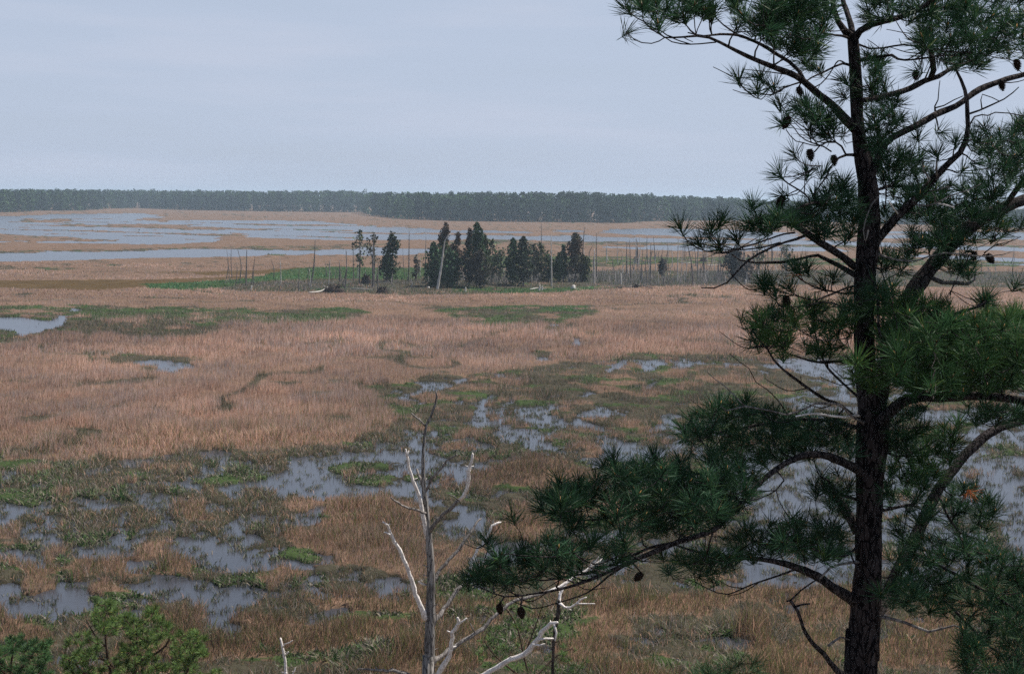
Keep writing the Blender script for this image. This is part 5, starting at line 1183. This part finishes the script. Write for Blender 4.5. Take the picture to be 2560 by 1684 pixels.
cones = [(1966, 306, -6, 12, 1.1), (2026, 387, 2, 12, 1.0), (1951, 507, -4, 12, 1.15), (1966, 754, 1, 12, 1.1), (1999, 228, 4, 12, .8), (2505, 214, 2, 10, .9), (1249, 1520, 2, 10, .7), (1303, 1530, 2, 10, .8), (1597, 1440, -8, 8, .8), (2543, 162, 2, 10, .9), (2289, 187, 0, 10, .8),
         (2435, 640, -1, 10, .9), (2475, 646, 6, 8, 1), (2085, 400, 1, 8, .9), (2240, 420, 2, 10, .9)]
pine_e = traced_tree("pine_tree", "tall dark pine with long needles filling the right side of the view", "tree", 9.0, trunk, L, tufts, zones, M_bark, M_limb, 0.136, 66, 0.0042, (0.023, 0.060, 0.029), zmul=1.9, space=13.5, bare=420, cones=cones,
            dead=[(1985, 695, 14), (2425, 1235, 36), (2400, 590, 8)])

# young pine tops poking into the bottom of the view
L = {'a': ([(1850, 1790, 14, 0), (1800, 1720, 8, -.1), (1760, 1690, 5, -.2)], 'live'), 'b': ([(1850, 1780, 12, 0), (1900, 1710, 8, .1), (1950, 1690, 5, .1)], 'live'), 'c': ([(1850, 1790, 10, 0), (1850, 1720, 8, 0), (1850, 1680, 5, 0)], 'live')}
traced_tree("pine_tree", "dark pine top just showing at the bottom edge left of the big trunk", "tree", 9.6, [(1855, 1900, 30), (1850, 1780, 18)], L, [], [([(1690, 1700), (1790, 1665), (1880, 1650), (1990, 1690), (2010, 1760), (1680, 1760)], 44)], M_bark, M_twig, 0.15, 50, 0.003, (0.035, 0.075, 0.032))

# ---- bare dead tree
def dead_tree(name, label, D0, trunk, brs, tmat):
    def P3(u_, v_, d_): return at_depth(np.array([u_ * 1.0]), np.array([v_ * 1.0]), np.array([D0 + d_]))[0]
    tp = [P3(u_, v_, 0) for u_, v_, w_ in trunk]; tr = [w_ / 2 * D0 / FPX for u_, v_, w_ in trunk]
    foot = tp[0].copy(); foot[2] = -0.1
    e = empty(name, foot, label, "dead tree")
    m = MB(); P, R = catmull([foot] + tp, [tr[0] * 1.6] + tr, 0.12)
    tube(m, P, R, 12, 0.06)
    for k in range(26):   # broken twig stubs
        i_ = random.randint(int(len(P) * 0.6), len(P) - 2); a = random.random() * 6.28
        d = np.array([math.cos(a), math.sin(a), 0.4]) * random.uniform(0.04, 0.10)
        tube(m, [P[i_], P[i_] + d + d * R[i_] * 8], [0.010, 0.005], 5, 0.1)
    o = m.build("trunk", tmat, e, smooth=True, loc=foot); o.location = (0, 0, 0)
    for pl, mt_, sub in brs:
        dz = pl[0][3] if len(pl[0]) > 3 else 0
        q = [P3(p_[0], p_[1], p_[3]) for p_ in pl]; w_ = [p_[2] / 2 * D0 / FPX for p_ in pl]
        m = MB(); P, R = catmull(q, w_, 0.07)
        P[1:-1] += RNG.normal(size=(len(P) - 2, 3)) * 0.006
        tube(m, P, R, 8, 0.12)
        for s_ in sub:
            q = [P3(p_[0], p_[1], p_[3]) for p_ in s_]; P2, R2 = catmull(q, [p_[2] / 2 * D0 / FPX for p_ in s_], 0.07)
            tube(m, P2, R2, 6, 0.12)
        for k in range(3):
            i_ = random.randint(len(P) // 3, len(P) - 1); a = random.random() * 6.28
            d = np.array([math.cos(a), math.sin(a), 0.3]) * random.uniform(0.03, 0.08)
            tube(m, [P[i_], P[i_] + d], [R[i_] * 0.45, R[i_] * 0.2], 5, 0.1)
        br = m.build("branch", mt_, e, smooth=True, loc=foot); br.location = (0, 0, 0)
        if mt_ is M_white: br["label"] = "bleached white bare branch"
    return e

def z(pts, d0, d1):
    n_ = len(pts); return [(p[0], p[1], p[2], d0 + (d1 - d0) * i_ / (n_ - 1)) for i_, p in enumerate(pts)]
dead_tree("dead_tree", "bare grey dead tree with white upturned branches standing before the marsh", 19.0,
    [(1070, 1780, 34), (1073, 1684, 30), (1074, 1606, 27), (1076, 1536, 25), (1077, 1419, 20), (1070, 1325, 17), (1063, 1255, 13), (1058, 1184, 10), (1058, 1128, 8), (1062, 1086, 7), (1066, 1062, 7), (1078, 1039, 6), (1088, 1011, 5.5), (1092, 990, 4.5), (1088, 972, 3)],
    [(z([(1065, 1067, 5), (1048, 1051, 4.5), (1029, 1033, 4)], 0, -.1), M_grey, []),
     (z([(1066, 1345, 8), (1059, 1297, 12), (1051, 1250, 10), (1043, 1227, 9), (1030, 1196, 8), (1021, 1160, 7), (1017, 1137, 6), (1014, 1122, 4)], 0, -.4), M_white, [z([(1018, 1140, 4), (1022, 1126, 3)], -.35, -.35)]),
     (z([(1064, 1282, 7), (1046, 1277, 6.5), (1024, 1271, 6), (996, 1257, 5), (977, 1243, 4)], -.05, -.6), M_grey, []),
     (z([(1058, 1215, 8), (1050, 1196, 7), (1042, 1172, 6)], 0, .2), M_grey, []),
     (z([(1064, 1226, 7), (1078, 1200, 7), (1090, 1184, 6.5), (1118, 1152, 6), (1132, 1142, 5), (1142, 1136, 4)], 0, -.3), M_grey, []),
     (z([(1074, 1330, 11), (1090, 1306, 10), (1113, 1283, 9), (1135, 1262, 9), (1151, 1248, 9)], 0, -.4), M_grey, [z([(1146, 1250, 3.6), (1135, 1240, 3), (1122, 1235, 2.6)], -.4, -.5)]),
     (z([(1150, 1249, 9), (1160, 1238, 9), (1167, 1222, 9), (1171, 1200, 9), (1172, 1180, 8.5), (1177, 1155, 7), (1182, 1134, 5)], -.4, -.7), M_white, [z([(1172, 1182, 5), (1179, 1166, 4.4), (1184, 1164, 3)], -.5, -.5)]),
     (z([(1082, 1455, 10), (1098, 1428, 9), (1122, 1398, 8), (1145, 1372, 8), (1172, 1336, 7), (1186, 1312, 6), (1202, 1296, 5)], 0, .5), M_grey, []),
     (z([(1066, 1548, 15), (1058, 1528, 14), (1042, 1494, 12), (1029, 1447, 11), (1010, 1395, 10), (987, 1353, 9), (974, 1330, 8), (968, 1312, 6), (957, 1304, 4)], 0, -.6), M_white, [z([(975, 1336, 4.6), (965, 1330, 4), (960, 1330, 3)], -.5, -.5), z([(969, 1316, 4), (974, 1308, 3)], -.5, -.5)]),
     (z([(1082, 1562, 13), (1098, 1535, 12), (1113, 1518, 11), (1135, 1487, 11), (1150, 1465, 10), (1170, 1455, 9)], 0, .5), M_grey, []),
     (z([(1168, 1458, 8), (1175, 1425, 8), (1182, 1395, 8), (1205, 1360, 8), (1222, 1332, 8), (1232, 1312, 7), (1242, 1306, 6), (1253, 1304, 4)], .5, .7), M_white, []),
     (z([(1080, 1655, 15), (1100, 1640, 13), (1122, 1625, 12), (1165, 1597, 11), (1207, 1570, 11), (1249, 1528, 10), (1291, 1499, 9), (1340, 1486, 9), (1370, 1478, 9)], 0, .9), M_grey, [z([(1190, 1584, 4), (1180, 1568, 3), (1176, 1558, 2.4)], .4, .3)]),
     (z([(1368, 1479, 9), (1399, 1466, 9), (1420, 1452, 8), (1440, 1440, 8), (1474, 1419, 6), (1507, 1395, 4)], .9, 1.2), M_white, [z([(1472, 1420, 4), (1490, 1400, 3), (1502, 1385, 2.4)], 1.1, 1.1)]),
     (z([(1084, 1700, 14), (1100, 1672, 13), (1122, 1639, 12), (1129, 1606, 10), (1133, 1580, 10), (1145, 1560, 9), (1144, 1543, 6)], 0, -.5), M_white, [z([(1142, 1562, 6), (1155, 1553, 5), (1167, 1544, 3)], -.45, -.5)]),
     (z([(1080, 1770, 18), (1140, 1725, 16), (1216, 1682, 14), (1263, 1654, 13), (1310, 1635, 13), (1340, 1602, 13), (1360, 1574, 11), (1378, 1558, 9), (1394, 1555, 6)], 0, -.7), M_white,
        [z([(1345, 1598, 6), (1365, 1595, 5), (1383, 1595, 4)], -.6, -.6), z([(1385, 1560, 6), (1391, 1580, 5), (1388, 1600, 4)], -.7, -.7), z([(1330, 1610, 6), (1350, 1612, 5), (1362, 1608, 3)], -.6, -.65)]),
     (z([(1064, 1770, 13), (1035, 1700, 11), (1015, 1682, 10), (982, 1677, 9), (944, 1674, 7), (893, 1672, 4)], 0, -.5), M_grey, [z([(985, 1678, 5), (980, 1668, 3)], -.3, -.3), z([(945, 1674, 4), (938, 1666, 3)], -.35, -.4)]),
     (z([(1068, 1462, 5), (1055, 1460, 4), (1046, 1452, 3)], 0, -.1), M_white, [])], M_deadtrunk)
dead_tree("dead_tree", "short dark dead trunk with small white forked twigs behind the bare branches", 22.0,
    [(1380, 1760, 7), (1382, 1684, 7), (1384, 1606, 8), (1390, 1560, 10), (1397, 1527, 12), (1396, 1500, 9)],
    [(z([(1394, 1504, 8), (1412, 1516, 6), (1427, 1517, 5), (1440, 1508, 5), (1455, 1498, 4), (1466, 1492, 3)], 0, -.3), M_white, [z([(1440, 1508, 4), (1462, 1508, 3.4), (1487, 1508, 2.6)], -.2, -.3), z([(1412, 1516, 3), (1428, 1524, 2.4)], -.1, -.1)]),
     (z([(1397, 1520, 8), (1399, 1500, 8), (1408, 1470, 7), (1420, 1450, 6)], 0, .2), M_white, [])], M_root)
dead_tree("dead_sapling", "thin white forked dead sapling right of the leafy young pine", 30.0,
    [(716, 1760, 8), (714, 1678, 8), (713, 1650, 7), (709, 1630, 7), (705, 1610, 6), (701, 1594, 5)],
    [(z([(711, 1640, 4), (716, 1632, 3.4), (721, 1628, 3)], 0, -.1), M_white, []), (z([(707, 1618, 4), (714, 1610, 3.4), (724, 1606, 3), (731, 1600, 2.4)], 0, -.2), M_white, []),
     (z([(716, 1700, 5), (728, 1690, 4), (736, 1676, 3), (738, 1668, 2.4)], 0, -.1), M_white, [])], M_white)

# ---- bushy young pines lower left
def c6(p): return [(x_ / 2.767, 1150 + y_ / 2.767, w_, d_) for x_, y_, w_, d_ in p]
L = {'a': (c6([(920, 1500, 10, 0), (960, 1390, 8, 0), (1010, 1370, 7, -.2), (1100, 1320, 6, -.3), (1170, 1240, 5, -.4), (1130, 1120, 3, -.4)]), 'live'),
     'b': (c6([(955, 1400, 7, 0), (950, 1300, 6, 0), (945, 1180, 4, .1)]), 'live'),
     'c': (c6([(800, 1560, 10, .1), (770, 1478, 8, .1), (745, 1380, 7, .1), (735, 1280, 6, .1), (725, 1120, 5, .1), (730, 1010, 3, .1)]), 'live'),
     'd': (c6([(735, 1290, 5, .1), (650, 1200, 4, 0), (600, 1100, 3, 0)]), 'live'),
     'e': (c6([(920, 1520, 9, 0), (1290, 1478, 6, .3), (1310, 1400, 5, .4), (1390, 1300, 4, .4), (1350, 1190, 3, .4)]), 'live'),
     'f': (c6([(800, 1560, 9, .1), (560, 1460, 6, -.4), (520, 1400, 5, -.5), (450, 1370, 3, -.5)]), 'live'),
     'g': (c6([(850, 1540, 8, 0), (760, 1400, 6, -.2), (650, 1360, 5, -.3), (580, 1330, 3, -.3)]), 'live')}
yz = lambda p: [(x_ / 2.767, 1150 + y_ / 2.767) for x_, y_ in p]
zones = [(yz([(640, 990), (760, 970), (830, 1050), (800, 1200), (700, 1200), (640, 1100)]), 46, .1), (yz([(820, 1050), (930, 1060), (1000, 1000), (1120, 1010), (1160, 1100), (1190, 1200), (1100, 1260), (950, 1280), (860, 1200)]), 70, -.1),
         (yz([(480, 1210), (640, 1180), (700, 1300), (640, 1420), (450, 1440), (410, 1380)]), 46, -.3), (yz([(850, 1250), (1080, 1280), (1100, 1420), (900, 1460), (700, 1420)]), 44, 0),
         (yz([(1180, 1220), (1320, 1150), (1420, 1220), (1440, 1330), (1320, 1400), (1200, 1380)]), 50, .3), (yz([(1000, 1400), (1380, 1400), (1420, 1560), (1000, 1560)]), 46, .2), (yz([(430, 1420), (1000, 1440), (1000, 1600), (430, 1600)]), 60, 0), (yz([(1440, 1420), (1520, 1420), (1520, 1560), (1440, 1560)]), 8, .3)]
traced_tree("young_pine", "bushy bright green young pine top at the lower left", "tree", 22.0, [(310, 1850, 22), (318, 1760, 16), (330, 1690, 11)], L, [], zones, M_twig, M_twig, 0.115, 64, 0.0065, (0.095, 0.155, 0.048), zmul=1.3, step=0.12, zdepth=1.0, twig_r=0.008, buds=False)
L = {'a': (c6([(70, 1560, 10, 0), (75, 1478, 8, 0), (80, 1380, 6, 0), (110, 1250, 4, 0)]), 'live'), 'b': (c6([(75, 1500, 7, 0), (180, 1400, 5, 0), (250, 1300, 4, 0)]), 'live'), 'c': (c6([(75, 1530, 7, 0), (220, 1460, 5, .2), (300, 1360, 4, .2)]), 'live'), 'd': (c6([(70, 1500, 6, 0), (-40, 1400, 5, 0), (-60, 1300, 3, 0)]), 'live')}
zones = [(yz([(40, 1230), (110, 1180), (160, 1220), (150, 1330), (20, 1340)]), 24), (yz([(150, 1290), (240, 1220), (280, 1260), (350, 1250), (350, 1340), (300, 1450), (160, 1440)]), 52), (yz([(-150, 1280), (20, 1270), (40, 1440), (-150, 1450)]), 36), (yz([(-150, 1430), (350, 1430), (370, 1600), (-150, 1600)]), 90)]
traced_tree("young_pine", "darker green young pine in the bottom left corner", "tree", 22.5, [(20, 1850, 20), (25, 1770, 16), (27, 1700, 12)], L, [], zones, M_twig, M_twig, 0.115, 64, 0.0065, (0.055, 0.115, 0.045), zmul=1.3, step=0.12, zdepth=1.0, twig_r=0.008, buds=False)
L = {'a': ([(1330, 1720, 7, 0), (1310, 1640, 5, 0), (1290, 1560, 4, 0), (1250, 1500, 3, 0)], 'live'), 'b': ([(1330, 1700, 6, 0), (1390, 1640, 4, .2), (1430, 1620, 3, .2)], 'live'), 'c': ([(1325, 1710, 6, 0), (1240, 1640, 4, -.2), (1210, 1600, 3, -.2)], 'live'), 'd': ([(1310, 1640, 4, 0), (1340, 1560, 3, 0), (1360, 1500, 2.6, 0)], 'live')}
zones = [([(1190, 1580), (1300, 1540), (1340, 1500), (1330, 1600), (1200, 1660)], 34), ([(1330, 1640), (1420, 1600), (1470, 1650), (1440, 1720), (1330, 1720)], 34), ([(1200, 1640), (1330, 1640), (1330, 1740), (1200, 1740)], 22), ([(1250, 1500), (1330, 1480), (1330, 1530), (1260, 1550)], 8)]
traced_tree("young_pine", "sparse small green sapling behind the bare dead branches", "tree", 25.0, [(1330, 1850, 12), (1332, 1760, 9), (1330, 1715, 7)], L, [], zones, M_twig, M_twig, 0.12, 30, 0.0075, (0.08, 0.14, 0.045), step=0.12, zdepth=0.8, twig_r=0.006, buds=False)

# ------------------------------------------------------------------ light, sky, air
SUN_EL, SUN_AZ = 57, 64          # degrees; azimuth clockwise from straight ahead
wd = bpy.data.worlds.new("World"); scene.world = wd; wd.use_nodes = True
nt = wd.node_tree; nt.nodes.clear()
out = nt.nodes.new("ShaderNodeOutputWorld"); bg = nt.nodes.new("ShaderNodeBackground")
sky = nt.nodes.new("ShaderNodeTexSky"); sky.sky_type = 'NISHITA'; sky.sun_disc = False
sky.sun_elevation = math.radians(SUN_EL); sky.sun_rotation = math.radians(SUN_AZ)
sky.air_density = 1.0; sky.dust_density = 1.5; sky.ozone_density = 2.0; sky.altitude = 10
bg.inputs[1].default_value = 0.062
# thin high overcast: pale veil with soft streaks, faded overhead to cut fill light
tc = nt.nodes.new("ShaderNodeTexCoord"); mp = nt.nodes.new("ShaderNodeMapping"); mp.inputs["Scale"].default_value = (1.2, 1.2, 11); mp.inputs["Rotation"].default_value = (0.0, 0.06, 0.0)
nt.links.new(tc.outputs["Generated"], mp.inputs[0])
no = nt.nodes.new("ShaderNodeTexNoise"); no.inputs["Scale"].default_value = 2.6; no.inputs["Detail"].default_value = 6; no.inputs["Roughness"].default_value = 0.55
nt.links.new(mp.outputs[0], no.inputs[0])
mr = nt.nodes.new("ShaderNodeMapRange"); mr.inputs[1].default_value = 0.35; mr.inputs[2].default_value = 0.75; mr.inputs[3].default_value = 0.86; mr.inputs[4].default_value = 1.0
nt.links.new(no.outputs[0], mr.inputs[0])
mix = nt.nodes.new("ShaderNodeMix"); mix.data_type = 'RGBA'
vc = nt.nodes.new("ShaderNodeMix"); vc.data_type = 'RGBA'
vc.inputs[6].default_value = (5.75, 6.65, 8.4, 1); vc.inputs[7].default_value = (6.5, 7.0, 8.4, 1)
m2 = nt.nodes.new("ShaderNodeMapRange"); m2.inputs[1].default_value = 0.5; m2.inputs[2].default_value = 0.9
nt.links.new(no.outputs[0], m2.inputs[0]); nt.links.new(m2.outputs[0], vc.inputs[0]); nt.links.new(vc.outputs[2], mix.inputs[7])
sx = nt.nodes.new("ShaderNodeSeparateXYZ"); nt.links.new(tc.outputs["Generated"], sx.inputs[0])
fz = nt.nodes.new("ShaderNodeMapRange"); fz.inputs[1].default_value = 0.12; fz.inputs[2].default_value = 0.75; fz.inputs[3].default_value = 1.0; fz.inputs[4].default_value = 0.0
nt.links.new(sx.outputs[2], fz.inputs[0])
fm = nt.nodes.new("ShaderNodeMath"); fm.operation = 'MULTIPLY'; nt.links.new(mr.outputs[0], fm.inputs[0]); nt.links.new(fz.outputs[0], fm.inputs[1])
nt.links.new(fm.outputs[0], mix.inputs[0]); nt.links.new(sky.outputs[0], mix.inputs[6])
nt.links.new(mix.outputs[2], bg.inputs[0]); nt.links.new(bg.outputs[0], out.inputs[0])

sd = bpy.data.lights.new("sun", 'SUN'); sd.energy = 5.0; sd.angle = math.radians(0.6); sd.color = (1.0, 0.94, 0.86)
so = bpy.data.objects.new("sun", sd); COL.objects.link(so)
el, az = math.radians(SUN_EL), math.radians(SUN_AZ)
sv = Vector((math.sin(az) * math.cos(el), math.cos(az) * math.cos(el), math.sin(el)))
so.rotation_euler = sv.to_track_quat('Z', 'Y').to_euler(); so.location = (0, 0, 60)

# haze box
hz = [(-9500, -70, -1.4), (9500, -70, -1.4), (9500, 9600, -1.4), (-9500, 9600, -1.4), (-9500, -70, 34), (9500, -70, 34), (9500, 9600, 34), (-9500, 9600, 34)]
m, nt, out = new_mat("haze_air")
pv = nt.nodes.new("ShaderNodeVolumePrincipled"); pv.inputs["Density"].default_value = 0.0002
pv.inputs["Color"].default_value = (0.66, 0.83, 1.0, 1); pv.inputs["Anisotropy"].default_value = 0.2
nt.links.new(pv.outputs[0], out.inputs["Volume"])
h_ = build("haze", hz, quads=[(3, 2, 1, 0), (4, 5, 6, 7), (0, 1, 5, 4), (1, 2, 6, 5), (2, 3, 7, 6), (3, 0, 4, 7)], mat=m)
tag(h_, "thin bluish haze over the marsh", "haze", kind="stuff")

scene.view_settings.view_transform = 'Standard'; scene.view_settings.look = 'None'
scene.view_settings.exposure = 0.5; scene.view_settings.gamma = 1.0
cy = scene.cycles
cy.use_denoising = False
cy.volume_bounces = 0; cy.max_bounces = 5; cy.diffuse_bounces = 2; cy.glossy_bounces = 2; cy.transmission_bounces = 3; cy.transparent_max_bounces = 4
cy.sample_clamp_indirect = 4.0
